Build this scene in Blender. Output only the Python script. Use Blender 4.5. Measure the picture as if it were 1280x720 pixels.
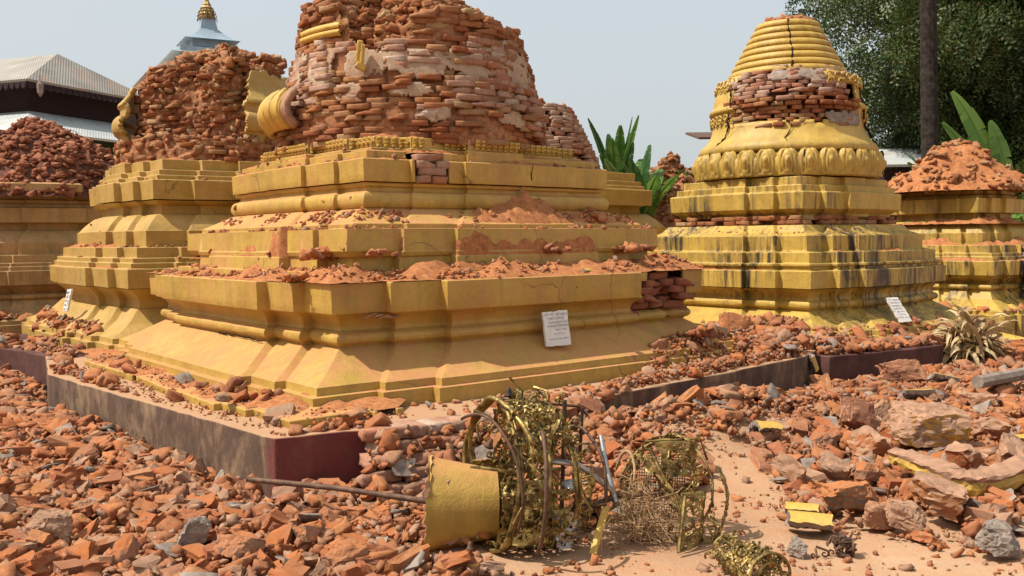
import bpy, bmesh, math, random
import numpy as np
from mathutils import Vector, Matrix, noise, Euler
from mathutils.bvhtree import BVHTree
for o in list(bpy.data.objects): bpy.data.objects.remove(o)
SC = bpy.context.scene; COL = SC.collection
R = math.radians; PI = math.pi
rnd = random.Random(7); rng = np.random.default_rng(7)

# ---------------------------------------------------------------- camera, sky, sun, exposure
F_PX, PITCH, ROLL, CAMZ = 1200.0, .050, R(-.5975), 1.35
cam = bpy.data.cameras.new('camera'); camo = bpy.data.objects.new('camera', cam); COL.objects.link(camo)
cam.sensor_width = 36; cam.lens = 36 * F_PX / 1280; cam.clip_end = 2000; cam.clip_start = .05
camo.matrix_world = Matrix.Translation((0, 0, CAMZ)) @ Matrix.Rotation(PI/2 - PITCH, 4, 'X') @ Matrix.Rotation(ROLL, 4, 'Z')
SC.camera = camo
W = bpy.data.worlds.new('World'); SC.world = W; W.use_nodes = True
sky = W.node_tree.nodes.new('ShaderNodeTexSky'); sky.sky_type = 'NISHITA'; sky.sun_disc = False
SV = Vector((-.648, -.138, 1)).normalized()
sky.sun_elevation = math.asin(SV.z); sky.sun_rotation = math.atan2(SV.x, SV.y) % (2*PI)
sky.dust_density = 7.0; sky.air_density = 1.0; sky.ozone_density = 1.0; sky.altitude = 0
bg = W.node_tree.nodes['Background']; bg.inputs[1].default_value = .15
hz = W.node_tree.nodes.new('ShaderNodeMix'); hz.data_type = 'RGBA'; hz.inputs[0].default_value = .74     # thin white haze over the whole sky
hz.inputs[7].default_value = (3.95, 4.25, 4.35, 1)
W.node_tree.links.new(sky.outputs[0], hz.inputs[6]); W.node_tree.links.new(hz.outputs[2], bg.inputs[0])
sun = bpy.data.lights.new('sun', 'SUN'); sun.energy = 5.0; sun.angle = R(.6); sun.color = (1, .94, .84)
suno = bpy.data.objects.new('sun', sun); COL.objects.link(suno)
suno.rotation_euler = SV.to_track_quat('Z', 'Y').to_euler()
SC.view_settings.view_transform = 'Standard'; SC.view_settings.look = 'None'
SC.view_settings.exposure = 0.30; SC.view_settings.gamma = 1

def at(px, py, z=None, d=None):
    """a point of the photograph (1280 wide) carried to height z, or to distance d"""
    A = px-640; B = 360-py; c, s = math.cos(ROLL), math.sin(ROLL)
    a = A*c - B*s; b = A*s + B*c
    D = Vector((a, F_PX*math.cos(PITCH)+b*math.sin(PITCH), -F_PX*math.sin(PITCH)+b*math.cos(PITCH)))
    t = (z-CAMZ)/D.z if z is not None else d/D.y
    return Vector((0, 0, CAMZ)) + D*t

# ---------------------------------------------------------------- materials
def rgb(*c): return (c[0], c[1], c[2], 1)
class NT:
    def __init__(s, name):
        s.m = bpy.data.materials.new(name); s.m.use_nodes = True; s.t = s.m.node_tree
        s.b = s.t.nodes['Principled BSDF']; s.tc = s.n('ShaderNodeTexCoord'); s.geo = s.n('ShaderNodeNewGeometry')
    def n(s, t, **k):
        x = s.t.nodes.new(t)
        for a, v in k.items(): setattr(x, a, v)
        return x
    def l(s, a, b): s.t.links.new(a, b)
    def noise(s, scale, detail=6, rough=.6, vec=None, dist=0):
        x = s.n('ShaderNodeTexNoise'); x.inputs['Scale'].default_value = scale; x.inputs['Detail'].default_value = detail
        x.inputs['Roughness'].default_value = rough; x.inputs['Distortion'].default_value = dist
        s.l(vec or s.tc.outputs['Object'], x.inputs['Vector']); return x.outputs['Fac']
    def mapped(s, sc, src=None):
        x = s.n('ShaderNodeMapping'); x.inputs['Scale'].default_value = sc; s.l(src or s.tc.outputs['Object'], x.inputs['Vector']); return x.outputs[0]
    def ramp(s, fac, pts):
        x = s.n('ShaderNodeValToRGB'); e = x.color_ramp.elements
        while len(e) < len(pts): e.new(.5)
        for i, (p, c) in enumerate(pts):
            e[i].position = p; e[i].color = c if isinstance(c, tuple) else (c, c, c, 1)
        s.l(fac, x.inputs[0]); return x.outputs[0]
    def mix(s, f, a, b, mode='MIX'):
        x = s.n('ShaderNodeMix', data_type='RGBA', blend_type=mode)
        for v, i in ((f, 0), (a, 6), (b, 7)):
            if hasattr(v, 'is_output'): s.l(v, x.inputs[i])
            else: x.inputs[i].default_value = v
        return x.outputs[2]
    def math(s, op, a, b=0.0, clamp=False):
        x = s.n('ShaderNodeMath', operation=op); x.use_clamp = clamp
        for v, i in ((a, 0), (b, 1)):
            if hasattr(v, 'is_output'): s.l(v, x.inputs[i])
            else: x.inputs[i].default_value = v
        return x.outputs[0]
    def up(s, lo, hi):
        x = s.n('ShaderNodeSeparateXYZ'); s.l(s.geo.outputs['Normal'], x.inputs[0])
        return s.ramp(x.outputs[2], [(lo, 0.0), (hi, 1.0)])
    def bump(s, h, strength, dist=.01):
        x = s.n('ShaderNodeBump'); x.inputs['Strength'].default_value = strength; x.inputs['Distance'].default_value = dist
        s.l(h, x.inputs['Height']); s.l(x.outputs[0], s.b.inputs['Normal'])
    def out(s, col, rough=.9, metal=0, spec=.3):
        if hasattr(col, 'is_output'): s.l(col, s.b.inputs['Base Color'])
        else: s.b.inputs['Base Color'].default_value = col
        if hasattr(rough, 'is_output'): s.l(rough, s.b.inputs['Roughness'])
        else: s.b.inputs['Roughness'].default_value = rough
        s.b.inputs['Metallic'].default_value = metal; s.b.inputs['Specular IOR Level'].default_value = spec
        return s.m
DUST = rgb(.45, .19, .085)

def gold_mat(name, stain=.25, dust=.6, base=(.435, .278, .052), black=0.0, shell=True):
    n = NT(name)
    c = n.ramp(n.noise(2.3, 9, .7), [(.28, rgb(base[0]*.72, base[1]*.68, base[2]*.7)), (.5, rgb(*base)), (.68, rgb(base[0]*1.14, base[1]*1.14, base[2]*1.5))])
    c = n.mix(n.ramp(n.noise(26, 6, .7), [(.44, 0.0), (.72, .5)]), c, rgb(base[0]*.72, base[1]*.66, base[2]*.6))
    st = n.noise(1, 7, .65, n.mapped((9, 9, .9)))
    c = n.mix(n.math('MULTIPLY', n.ramp(st, [(.47, 0.0), (.7, 1.0)]), stain), c, rgb(.16, .11, .04))
    if black:
        st2 = n.math('ADD', n.math('MULTIPLY', n.noise(1, 8, .75, n.mapped((5, 5, .45)), .8), .55), n.math('MULTIPLY', n.noise(1, 8, .7, n.mapped((20, 20, 1.3)), .5), .45)); pat = n.noise(1.1, 4)
        z = n.n('ShaderNodeSeparateXYZ'); n.l(n.tc.outputs['Object'], z.inputs[0])
        zr = n.ramp(n.math('MULTIPLY', z.outputs[2], .5), [(.15, .75), (.33, 1.0), (.58, 1.0), (.78, .6), (1.0, .15)])
        f = n.math('MULTIPLY', n.ramp(st2, [(.46, 0.0), (.57, 1.0)]), n.ramp(pat, [(.40, 0.0), (.55, 1.0)]))
        c = n.mix(n.math('MULTIPLY', n.math('MULTIPLY', f, zr), black), c, rgb(.035, .028, .018))
    fl = n.ramp(n.noise(7, 9, .8), [(.66, 0.0), (.69, 1.0)])
    c = n.mix(n.math('MULTIPLY', fl, .7), c, rgb(.46, .36, .26))       # flaked paint
    # hairline cracks, kept to a few patches
    v = n.n('ShaderNodeTexVoronoi', feature='DISTANCE_TO_EDGE'); v.inputs['Scale'].default_value = 1.1
    dn = n.n('ShaderNodeTexNoise'); dn.inputs['Scale'].default_value = 6; n.l(n.tc.outputs['Object'], dn.inputs['Vector'])
    mv = n.mix(.16, n.tc.outputs['Object'], dn.outputs['Color']); n.l(mv, v.inputs['Vector'])
    cr = n.math('MULTIPLY', n.ramp(v.outputs['Distance'], [(.0, 1.0), (.006, 0.0)]), n.ramp(n.noise(.9, 2), [(.5, 0.0), (.58, 1.0)]))
    c = n.mix(n.math('MULTIPLY', cr, .8), c, rgb(.07, .045, .02))
    # brick dust lying on everything that faces up
    u = n.up(.5, 1.0); dn2 = n.noise(4.5, 9, .72)
    du = n.math('MULTIPLY', n.math('MULTIPLY', u, n.ramp(dn2, [(.62-.36*dust, 0.0), (.86-.36*dust, 1.0)])), min(1, dust*1.35))
    speck = n.math('MULTIPLY', n.ramp(n.noise(60, 3, .8), [(.6, 0.0), (.68, 1.0)]), n.math('MULTIPLY', u, .6))
    du = n.math('MAXIMUM', du, speck)
    side = n.math('MULTIPLY', n.ramp(n.noise(3, 8, .75), [(.46, 0.0), (.72, .75)]), dust)
    c = n.mix(n.math('MAXIMUM', du, side), c, DUST)
    n.bump(n.math('ADD', n.math('ADD', n.noise(5, 8, .7), n.noise(18, 6, .7)), n.math('MULTIPLY', n.noise(90, 3), .4)), .5, .012)
    r = n.ramp(du, [(0, .5), (.6, .95)])
    return n.out(c, r, 0, .4)

def brick_mat(name, pal, dusty=.35, spec=.15, scale=1.0, rough_bump=.8):
    n = NT(name); oi = n.n('ShaderNodeObjectInfo')
    r = n.math('FRACT', n.math('ADD', n.geo.outputs['Random Per Island'], oi.outputs['Random']))
    k = len(pal); x = n.n('ShaderNodeValToRGB'); x.color_ramp.interpolation = 'LINEAR'
    e = x.color_ramp.elements
    while len(e) < k: e.new(.5)
    for i, c in enumerate(pal): e[i].position = i/(k-1); e[i].color = rgb(*c)
    n.l(r, x.inputs[0]); c = x.outputs[0]
    c = n.mix(n.ramp(n.noise(22*scale, 7, .7), [(.35, 0.0), (.75, .55)]), c, n.mix(.5, c, rgb(.14, .05, .03)))
    c = n.mix(n.ramp(n.noise(9*scale, 6, .7), [(.58, 0.0), (.74, .45)]), c, rgb(.42, .31, .22))        # old mortar
    c = n.mix(n.math('MULTIPLY', n.math('MULTIPLY', n.up(.2, .95), n.ramp(n.noise(7, 6), [(.3, .25), (.7, 1.0)])), dusty), c, rgb(.42, .185, .075))
    c = n.mix(n.ramp(n.noise(3.2, 8, .75), [(.42, 0.0), (.66, .72)]), c, n.mix(n.ramp(n.noise(8, 6, .7), [(.35, 0.0), (.65, 1.0)]), rgb(.17, .07, .04), rgb(.36, .165, .085)))
    c = n.mix(n.ramp(n.noise(75*scale, 5, .8), [(.50, 0.0), (.70, .55)]), c, rgb(.13, .045, .025))
    c = n.mix(n.ramp(n.noise(48*scale, 4, .8), [(.60, 0.0), (.72, .5)]), c, rgb(.60, .42, .28))
    n.bump(n.math('ADD', n.noise(26*scale, 9, .8), n.math('MULTIPLY', n.noise(110, 5, .8), .5)), rough_bump*.8, .010)
    return n.out(c, .95, 0, spec)

def plain(name, col, rough=.8, metal=0, var=.25, scale=8, spec=.3, bump=.3, c2=None):
    n = NT(name)
    c = n.ramp(n.noise(scale, 7, .65), [(.3, rgb(*[v*(1-var) for v in col])), (.7, rgb(*(c2 or [min(1, v*(1+var)) for v in col])))])
    n.bump(n.noise(scale*5, 6, .7), bump, .006)
    return n.out(c, rough, metal, spec)

M = {}
M['gold'] = gold_mat('gold_paint_dusty', .36, .78)
M['gold_left'] = gold_mat('gold_paint_old', .3, .45, (.41, .265, .062))
M['gold_right'] = gold_mat('gold_paint_stained', .35, .18, (.48, .315, .058), 1.1)
M['gold_far'] = gold_mat('gold_paint_faded', .5, .5, (.40, .25, .09), .4)
M['gold_clean'] = gold_mat('gold_paint_bright', .25, .12, (.53, .335, .06))
ORANGE = [(.44, .14, .05), (.52, .19, .065), (.38, .11, .045), (.56, .24, .10), (.46, .16, .055), (.30, .085, .04), (.50, .20, .09), (.40, .25, .17), (.58, .24, .08), (.36, .29, .23), (.43, .13, .05)]
RED = [(.34, .115, .06), (.27, .075, .04), (.40, .15, .075), (.38, .22, .15), (.24, .08, .05), (.44, .19, .10), (.42, .30, .22), (.32, .11, .06), (.36, .17, .10)]
ORANGE = [(a*1.02, b*.92, c*.80) for a, b, c in ORANGE]; ORANGE = [(a*.84, b*.86, c*.9) for a, b, c in ORANGE]+[(.24, .11, .07), (.40, .15, .06), (.28, .10, .05)]; RED = [(a*.88, b*.90, c*.64) for a, b, c in RED]
PALE = [(.44, .30, .22), (.36, .20, .14), (.50, .38, .30), (.32, .13, .08), (.46, .33, .25), (.40, .16, .09), (.53, .44, .36)]
M['brick'] = brick_mat('loose_brick', ORANGE, .45)
M['brick_red'] = brick_mat('wall_brick_red', RED, .45)
M['brick_pale'] = brick_mat('wall_brick_pale', PALE, .3)
M['brick_purple'] = brick_mat('wall_brick_purple', [(.27, .085, .045), (.20, .06, .04), (.33, .12, .065), (.25, .09, .055)], .3)
M['mortar'] = plain('lime_mortar', (.33, .19, .12), .95, 0, .3, 14, .1, .9)
M['core'] = plain('mortar_bed_shaded', (.22, .085, .042), .98, 0, .5, 18, .1, 1, (.46, .22, .11))  # mortar bed, its colour darkened to paint shadow into the brick joints
M['core_dark'] = plain('core_dark_brown', (.13, .06, .04), .98, 0, .4, 16, .1, 1)  # darker brown core for the neck, the right bell and the far-left mound
def plaster_mat():
    n = NT('bare_plaster'); c = n.ramp(n.noise(5, 9, .75), [(.3, rgb(.27, .18, .125)), (.5, rgb(.40, .29, .20)), (.7, rgb(.50, .37, .25))])
    c = n.mix(n.ramp(n.noise(11, 8, .8), [(.50, 0.0), (.68, .8)]), c, rgb(.40, .17, .08)); c = n.mix(n.ramp(n.noise(34, 6, .8), [(.54, 0.0), (.66, .7)]), c, rgb(.16, .11, .08))
    n.bump(n.noise(24, 9, .8), 1.0, .012); return n.out(c, .95, 0, .15)
M['plaster'] = plaster_mat()
M['cement'] = plain('grey_cement', (.24, .19, .155), .95, 0, .4, 12, .1, .9)
M['dust'] = plain('brick_dust', (.37, .13, .052), 1, 0, .35, 24, .05, 1.2, (.50, .215, .09))
M['dark'] = plain('crack_dark', (.02, .014, .01), 1, 0, .3, 8, 0, .2)
M['marble'] = plain('white_marble', (.68, .65, .60), .55, 0, .12, 10, .4, .15)
M['ink'] = plain('faded_ink', (.16, .14, .20), .9, 0, .3, 10, .1, .1)
M['rust'] = plain('rusty_steel', (.13, .075, .05), .7, .6, .5, 30, .4, .5)
M['steel'] = plain('dull_steel', (.42, .40, .38), .42, 1, .2, 20, .5, .2)
M['wire'] = plain('dark_wire', (.06, .045, .03), .6, .5, .4, 20, .4, .2)
def gold_metal():
    n = NT('gilded_tin')
    c = n.ramp(n.noise(9, 6), [(.35, rgb(.17, .11, .035)), (.6, rgb(.42, .30, .10)), (.8, rgb(.60, .47, .22))])
    c = n.mix(n.ramp(n.noise(28, 5), [(.44, 0.0), (.64, .9)]), c, rgb(.07, .045, .02))
    n.bump(n.noise(40, 6, .7), .6, .006)
    return n.out(c, n.ramp(n.noise(20, 4), [(.3, .36), (.7, .7)]), .75, .5)
M['gilt'] = gold_metal()
def plinth_mat():
    n = NT('plinth_render')
    st = n.math('ADD', n.math('MULTIPLY', n.noise(1, 9, .75, n.mapped((3.5, 3.5, 1.2)), 1.2), .55), n.math('MULTIPLY', n.noise(2.2, 9, .75), .45))
    c = n.ramp(st, [(.38, rgb(.045, .028, .02)), (.49, rgb(.12, .07, .045)), (.56, rgb(.24, .155, .09)), (.68, rgb(.38, .27, .15))])
    c = n.mix(n.ramp(n.noise(5, 8, .7), [(.4, 0.0), (.8, .6)]), c, rgb(.10, .07, .062))
    s = n.n('ShaderNodeSeparateXYZ'); n.l(n.tc.outputs['Object'], s.inputs[0])
    # faded maroon paint near the corner, where the object's x runs past -.35 m
    f = n.math('MULTIPLY', n.ramp(n.math('ADD', s.outputs[0], n.math('MULTIPLY', n.noise(4, 6), .25)), [(0, 0.0), (.09, 1.0)]), n.ramp(n.noise(7, 7, .7), [(.25, .55), (.55, 1.0)]))
    f = n.math('MULTIPLY', f, n.ramp(n.math('ADD', s.outputs[0], n.math('MULTIPLY', n.noise(4, 6), .2)), [(.62, 1.0), (.68, 0.0)]))
    c = n.mix(n.math('MULTIPLY', f, .85), c, n.ramp(n.noise(3, 5), [(.35, rgb(.15, .022, .024)), (.7, rgb(.21, .045, .042))]))
    c = n.mix(n.math('MULTIPLY', n.up(.5, .9), .85), c, rgb(.42, .24, .13))
    n.bump(n.noise(16, 8, .75), .6, .01)
    return n.out(c, .85, 0, .25)
M['plinth'] = plinth_mat()
M['maroon'] = plain('maroon_render', (.085, .036, .030), .85, 0, .45, 5, .25, .5)
def soil_mat():
    n = NT('sandy_soil')
    c = n.ramp(n.noise(.8, 9, .65), [(.3, rgb(.34, .19, .11)), (.55, rgb(.42, .26, .155)), (.75, rgb(.48, .32, .20))])
    c = n.mix(n.ramp(n.noise(5, 9, .75), [(.45, 0.0), (.75, .7)]), c, rgb(.44, .19, .09))
    c = n.mix(n.ramp(n.noise(70, 4, .8), [(.6, 0.0), (.72, .6)]), c, rgb(.62, .47, .33))
    c = n.mix(n.ramp(n.noise(45, 4, .8), [(.62, 0.0), (.70, .7)]), c, rgb(.24, .10, .06))
    n.bump(n.math('ADD', n.noise(9, 9, .7), n.math('MULTIPLY', n.noise(80, 5, .7), .5)), .7, .02)
    return n.out(c, 1, 0, .05)
M['soil'] = soil_mat()
def leaf_mat(name, a, b, trans=.25, rough=.5, alt=None):
    n = NT(name); r = n.geo.outputs['Random Per Island']
    pts = [(0, rgb(*a)), (.85, rgb(*b))] + ([(1, rgb(*alt))] if alt else [])
    c = n.ramp(r, pts); c = n.mix(n.ramp(n.noise(.7, 3), [(.35, 0.0), (.7, .5)]), c, rgb(*[v*.6 for v in a]))
    m = n.out(c, rough, 0, .3)
    tr = n.n('ShaderNodeBsdfTranslucent'); n.l(c, tr.inputs[0]); mx = n.n('ShaderNodeMixShader'); mx.inputs[0].default_value = trans
    n.l(n.b.outputs[0], mx.inputs[1]); n.l(tr.outputs[0], mx.inputs[2]); n.l(mx.outputs[0], n.t.nodes['Material Output'].inputs[0])
    return m
M['leaf'] = leaf_mat('tree_leaves', (.028, .06, .012), (.085, .125, .03), .25, .5, (.20, .15, .07))
M['leaf_b'] = leaf_mat('tree_leaves_grey', (.02, .042, .012), (.06, .09, .03), .2)
M['banana'] = leaf_mat('banana_leaf', (.07, .16, .025), (.15, .26, .05), .35, .4)
M['banana_dark'] = leaf_mat('banana_leaf_deep', (.03, .08, .02), (.07, .15, .04), .3, .4)
M['dry'] = leaf_mat('dry_leaf', (.26, .15, .06), (.60, .46, .25), .15, .8)
M['straw'] = plain('dry_straw', (.36, .23, .12), .9, 0, .35, 30, .1, .2)
M['bark'] = plain('bark', (.022, .018, .015), .95, 0, .5, 12, .1, .9, (.055, .045, .038))
def roof_mat(name, a, b, ang):
    n = NT(name)
    w = n.n('ShaderNodeTexWave', wave_type='BANDS', bands_direction='X'); w.inputs['Scale'].default_value = 6; w.inputs['Distortion'].default_value = 0
    mp = n.n('ShaderNodeMapping'); mp.inputs['Rotation'].default_value = (0, 0, ang); n.l(n.tc.outputs['Object'], mp.inputs[0]); n.l(mp.outputs[0], w.inputs[0])
    c = n.ramp(n.noise(1.2, 8, .7), [(.35, rgb(*a)), (.7, rgb(*b))])
    c = n.mix(n.ramp(n.noise(.5, 3), [(.58, 0.0), (.62, .45)]), c, rgb(.36, .24, .17))
    n.bump(w.outputs['Fac'], .35, .02)
    return n.out(c, .6, .2, .3)
M['tin'] = roof_mat('corrugated_tin', (.22, .20, .17), (.36, .33, .29), -.4)
M['tin_white'] = roof_mat('corrugated_pale', (.36, .38, .37), (.52, .53, .51), -.4)
M['tin_blue'] = plain('blue_tin', (.28, .36, .42), .5, .2, .2, 3)
M['maroon_wall'] = plain('dark_timber', (.028, .012, .014), .8, 0, .3, 4)
M['green_wall'] = plain('dark_green', (.015, .035, .02), .8, 0, .3, 4)

# ---------------------------------------------------------------- mesh helpers
def root_loc(p):
    v = Vector((0, 0, 0))
    while p: v += p.location; p = p.parent
    return v
def link(name, me, parent=None):
    o = bpy.data.objects.new(name, me); COL.objects.link(o)
    if parent: o.parent = parent
    return o
def mk(name, V, Fc, mat, parent=None, smooth=False, sharp=None, loc=None):
    """mesh from world-space vertices; origin at loc for a thing of its own"""
    off = root_loc(parent) if parent else Vector(loc or (0, 0, 0))
    me = bpy.data.meshes.new(name)
    me.from_pydata([(v[0]-off.x, v[1]-off.y, v[2]-off.z) for v in V], [], Fc)
    mats = mat if isinstance(mat, list) else [mat]
    for m in mats: me.materials.append(m)
    if smooth:
        me.polygons.foreach_set('use_smooth', [True]*len(me.polygons))
        if sharp: me.set_sharp_from_angle(angle=R(sharp))
    me.update()
    o = link(name, me, parent)
    if not parent: o.location = off
    return o
def thing(name, label, cat, loc=(0, 0, 0), group=None):
    o = bpy.data.objects.new(name, None); COL.objects.link(o); o.location = loc; o.empty_display_size = .2
    return tag(o, label, cat, group)
def tag(o, label, cat, group=None, kind=None):
    o['label'] = label; o['category'] = cat
    if group: o['group'] = group
    if kind: o['kind'] = kind
    return o
def fb(x, y, z=0.0, o=4):
    s = 0; a = 1; f = 1
    for _ in range(o): s += a*noise.noise(Vector((x*f, y*f, z*f+_*7.3))); a *= .5; f *= 2.03
    return s

class MB:
    def __init__(s): s.v = []; s.f = []
    def add(s, V, Fc):
        b = len(s.v); s.v += [tuple(v) for v in V]; s.f += [tuple(i+b for i in f) for f in Fc]
    def tube(s, P, r, n=8, closed=False, caps=True):
        P = [Vector(p) for p in P]; N = len(P); rr = r if isinstance(r, (list, tuple)) else [r]*N
        V = []; up = None
        for i, p in enumerate(P):
            t = ((P[(i+1) % N]-P[i-1]) if closed or 0 < i < N-1 else (P[1]-P[0] if i == 0 else P[-1]-P[-2])).normalized()
            if up is None:
                up = t.orthogonal().normalized()
            up = (up - t*up.dot(t)); up = up.normalized() if up.length > 1e-5 else t.orthogonal().normalized()
            b = t.cross(up)
            V += [p + (up*math.cos(2*PI*k/n)+b*math.sin(2*PI*k/n))*rr[i] for k in range(n)]
        Fc = []
        for i in range(N if closed else N-1):
            j = (i+1) % N
            Fc += [(i*n+k, i*n+(k+1) % n, j*n+(k+1) % n, j*n+k) for k in range(n)]
        if caps and not closed: Fc += [tuple(range(n-1, -1, -1)), tuple((N-1)*n+k for k in range(n))]
        s.add(V, Fc); return s
    def box(s, c, d, rot=None):
        c = Vector(c); m = (rot or Euler((0, 0, 0))).to_matrix() if not isinstance(rot, Matrix) else rot
        V = [c + m @ Vector((x*d[0]/2, y*d[1]/2, z*d[2]/2)) for x in (-1, 1) for y in (-1, 1) for z in (-1, 1)]
        s.add(V, [(0, 1, 3, 2), (4, 6, 7, 5), (0, 4, 5, 1), (2, 3, 7, 6), (0, 2, 6, 4), (1, 5, 7, 3)]); return s
    def build(s, name, mat, parent=None, **k): return mk(name, s.v, s.f, mat, parent, **k)
def solid(o, t, off=-1):
    m = o.modifiers.new('solidify', 'SOLIDIFY'); m.thickness = t; m.offset = off; return o
def bevel(o, w, seg=2, ang=35):
    m = o.modifiers.new('bevel', 'BEVEL'); m.width = w; m.segments = seg; m.limit_method = 'ANGLE'; m.angle_limit = R(ang); return o

# ---------------------------------------------------------------- stone and brick variants, mass placement
def stone_variant(dim, seed, rough=.12, cuts=2, chop=2, rnds=.0):
    r = random.Random(seed); bm = bmesh.new(); bmesh.ops.create_cube(bm, size=1)
    bmesh.ops.subdivide_edges(bm, edges=bm.edges[:], cuts=cuts, use_grid_fill=True)
    for v in bm.verts:
        q = v.co.copy(); k = max(abs(q.x), abs(q.y), abs(q.z))
        sp = q.normalized()*.62; v.co = q.lerp(sp, rnds)
    for _ in range(chop):
        nrm = Vector((r.choice((-1, 1))*r.uniform(.4, 1), r.choice((-1, 1))*r.uniform(.2, 1), r.uniform(-.8, .8))).normalized(); d = r.uniform(.34, .52)
        for v in bm.verts:
            e = v.co.dot(nrm)-d
            if e > 0: v.co -= nrm*e
    for v in bm.verts:
        v.co += Vector([r.gauss(0, rough*.32) for _ in range(3)])
        v.co = Vector((v.co.x*dim[0], v.co.y*dim[1], v.co.z*dim[2]))
    bmesh.ops.triangulate(bm, faces=bm.faces[:])
    V = np.array([v.co[:] for v in bm.verts]); Fc = np.array([[v.index for v in f.verts] for f in bm.faces]); bm.free()
    return V, Fc
BR = [stone_variant((.215*f, .105, .056), i, .07 if i % 2 else .10, 2, 1+i % 2, .0) for i, f in enumerate([1, .95, .8, .7, .6, .55, .5, .9, .75, .65, .45, .85])]
CH = [stone_variant((.11, .08*(.7+.06*i), .034+.003*i), 100+i, .22, 1, 3, .0) for i in range(10)]       # chips
SL = [stone_variant((.17, .12, .024), 200+i, .12, 2, 3, .0) for i in range(6)]        # plaster flakes
WB = [stone_variant((.2, .10, .050), 300+i, .045, 2, 1, .0) for i in range(12)]       # weathered wall bricks
def mass_arrays(pl, variants):
    Vs = []; Fs = []; b = 0
    for (k, loc, rot, sc) in pl:
        V, Fc = variants[k]; m = np.array(rot.to_matrix() if not isinstance(rot, Matrix) else rot)
        v = (V*np.array(sc)) @ m.T + np.array(loc); Vs.append(v); Fs.append(Fc+b); b += len(V)
    return np.vstack(Vs), np.vstack(Fs)
def mass(name, pl, variants, mat, parent=None, loc=None):
    if not pl: return None
    V, Fc = mass_arrays(pl, variants)
    off = np.array(root_loc(parent)) if parent else np.array(loc or (0, 0, 0))
    V = V-off; me = bpy.data.meshes.new(name); me.vertices.add(len(V)); me.vertices.foreach_set('co', V.astype(np.float32).ravel())
    me.loops.add(Fc.size); me.loops.foreach_set('vertex_index', Fc.astype(np.int32).ravel())
    me.polygons.add(len(Fc)); me.polygons.foreach_set('loop_start', np.arange(0, Fc.size, 3, dtype=np.int32))
    me.update(calc_edges=True); me.materials.append(mat)
    o = link(name, me, parent)
    if not parent: o.location = off
    return o
def bricks_round(c, rad, z0, z1, a0=0, a1=2*PI, ln=.2, ch=.056, miss=.05, jit=.012, ztop=None, rr=rnd, tilt=.03):
    """courses of weathered bricks on a round wall, rad(z, angle)"""
    pl = []; z = z0; row = 0
    while z < z1:
        r0 = rad(z, 0); n = max(8, int(2*PI*r0/ln)); off = rr.random()
        for i in range(n):
            a = (i+off+rr.uniform(-.12, .12))*2*PI/n
            am = (a-a0) % (2*PI)
            if am > (a1-a0): continue
            if ztop and z > ztop(a): continue
            if rr.random() < miss: continue
            r = rad(z, a) - .045 + rr.gauss(0, jit)
            l = rr.uniform(.65, 1.12)*ln/.2; h = ch/.05*rr.uniform(.82, 1.02)
            pl.append((rr.randrange(len(WB)), (c[0]+r*math.cos(a), c[1]+r*math.sin(a), z+ch/2+rr.gauss(0, .003)),
                       Euler((rr.gauss(0, tilt), rr.gauss(0, tilt), a+PI/2+rr.gauss(0, .05))), (l, 1, h)))
        z += ch; row += 1
    return pl
def scatter_on(V, Fc, n, variants, rr, size=(.7, 1.1), lift=.0, tilt=.35, keep=None, flat=True):
    T = []
    for f in Fc:
        for k in range(1, len(f)-1): T.append((f[0], f[k], f[k+1]))
    P = np.array(V); T = np.array(T); a, b, c = P[T[:, 0]], P[T[:, 1]], P[T[:, 2]]
    ar = np.linalg.norm(np.cross(b-a, c-a), axis=1); ar /= ar.sum(); g = np.random.default_rng(rr.randrange(9999))
    pl = []
    for t in g.choice(len(T), n, p=ar):
        u, v = g.random(2)
        if u+v > 1: u, v = 1-u, 1-v
        p = a[t]+(b[t]-a[t])*u+(c[t]-a[t])*v
        if keep and not keep(p): continue
        s = rr.uniform(*size)
        pl.append((rr.randrange(len(variants)), (p[0], p[1], p[2]+lift), Euler((rr.gauss(0, tilt), rr.gauss(0, tilt), rr.uniform(0, 6.3))), (s*rr.uniform(.85, 1.1), s, s*rr.uniform(.85, 1.15))))
    return pl
def lathe(c, prof, a0=0, a1=2*PI, n=96, skip=None, wob=0, zfun=None):
    """prof: (r, z) list; returns vertices and faces"""
    full = abs(a1-a0-2*PI) < 1e-4; m = n if full else n+1
    V = []; Fc = []
    for (r, z) in prof:
        for k in range(m):
            a = a0+(a1-a0)*k/n; w = wob*fb(math.cos(a)*2, math.sin(a)*2, z*2, 2) if wob else 0
            V.append((c[0]+(r+w)*math.cos(a), c[1]+(r+w)*math.sin(a), z))
    for j in range(len(prof)-1):
        for k in range(n):
            k2 = (k+1) % m if full else k+1
            if skip:
                a = a0+(a1-a0)*(k+.5)/n
                if skip(a, (prof[j][1]+prof[j+1][1])/2): continue
            Fc.append((j*m+k, j*m+k2, (j+1)*m+k2, (j+1)*m+k))
    return V, Fc
def dense(prof, step):
    out = [prof[0]]
    for a, b in zip(prof, prof[1:]):
        n = max(1, int(math.hypot(b[0]-a[0], b[1]-a[1])/step))
        out += [tuple(a[i]+(b[i]-a[i])*k/n for i in range(len(a))) for k in range(1, n+1)]
    return out
def arc(r0, z0, r1, z1, bulge, n=6):
    """profile arc from (r0,z0) to (r1,z1) bulging outwards"""
    out = []
    for k in range(n+1):
        t = k/n; out.append((r0+(r1-r0)*t+bulge*math.sin(PI*t), z0+(z1-z0)*(t if n < 3 else (1-math.cos(PI*t))/2)))
    return out

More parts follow.
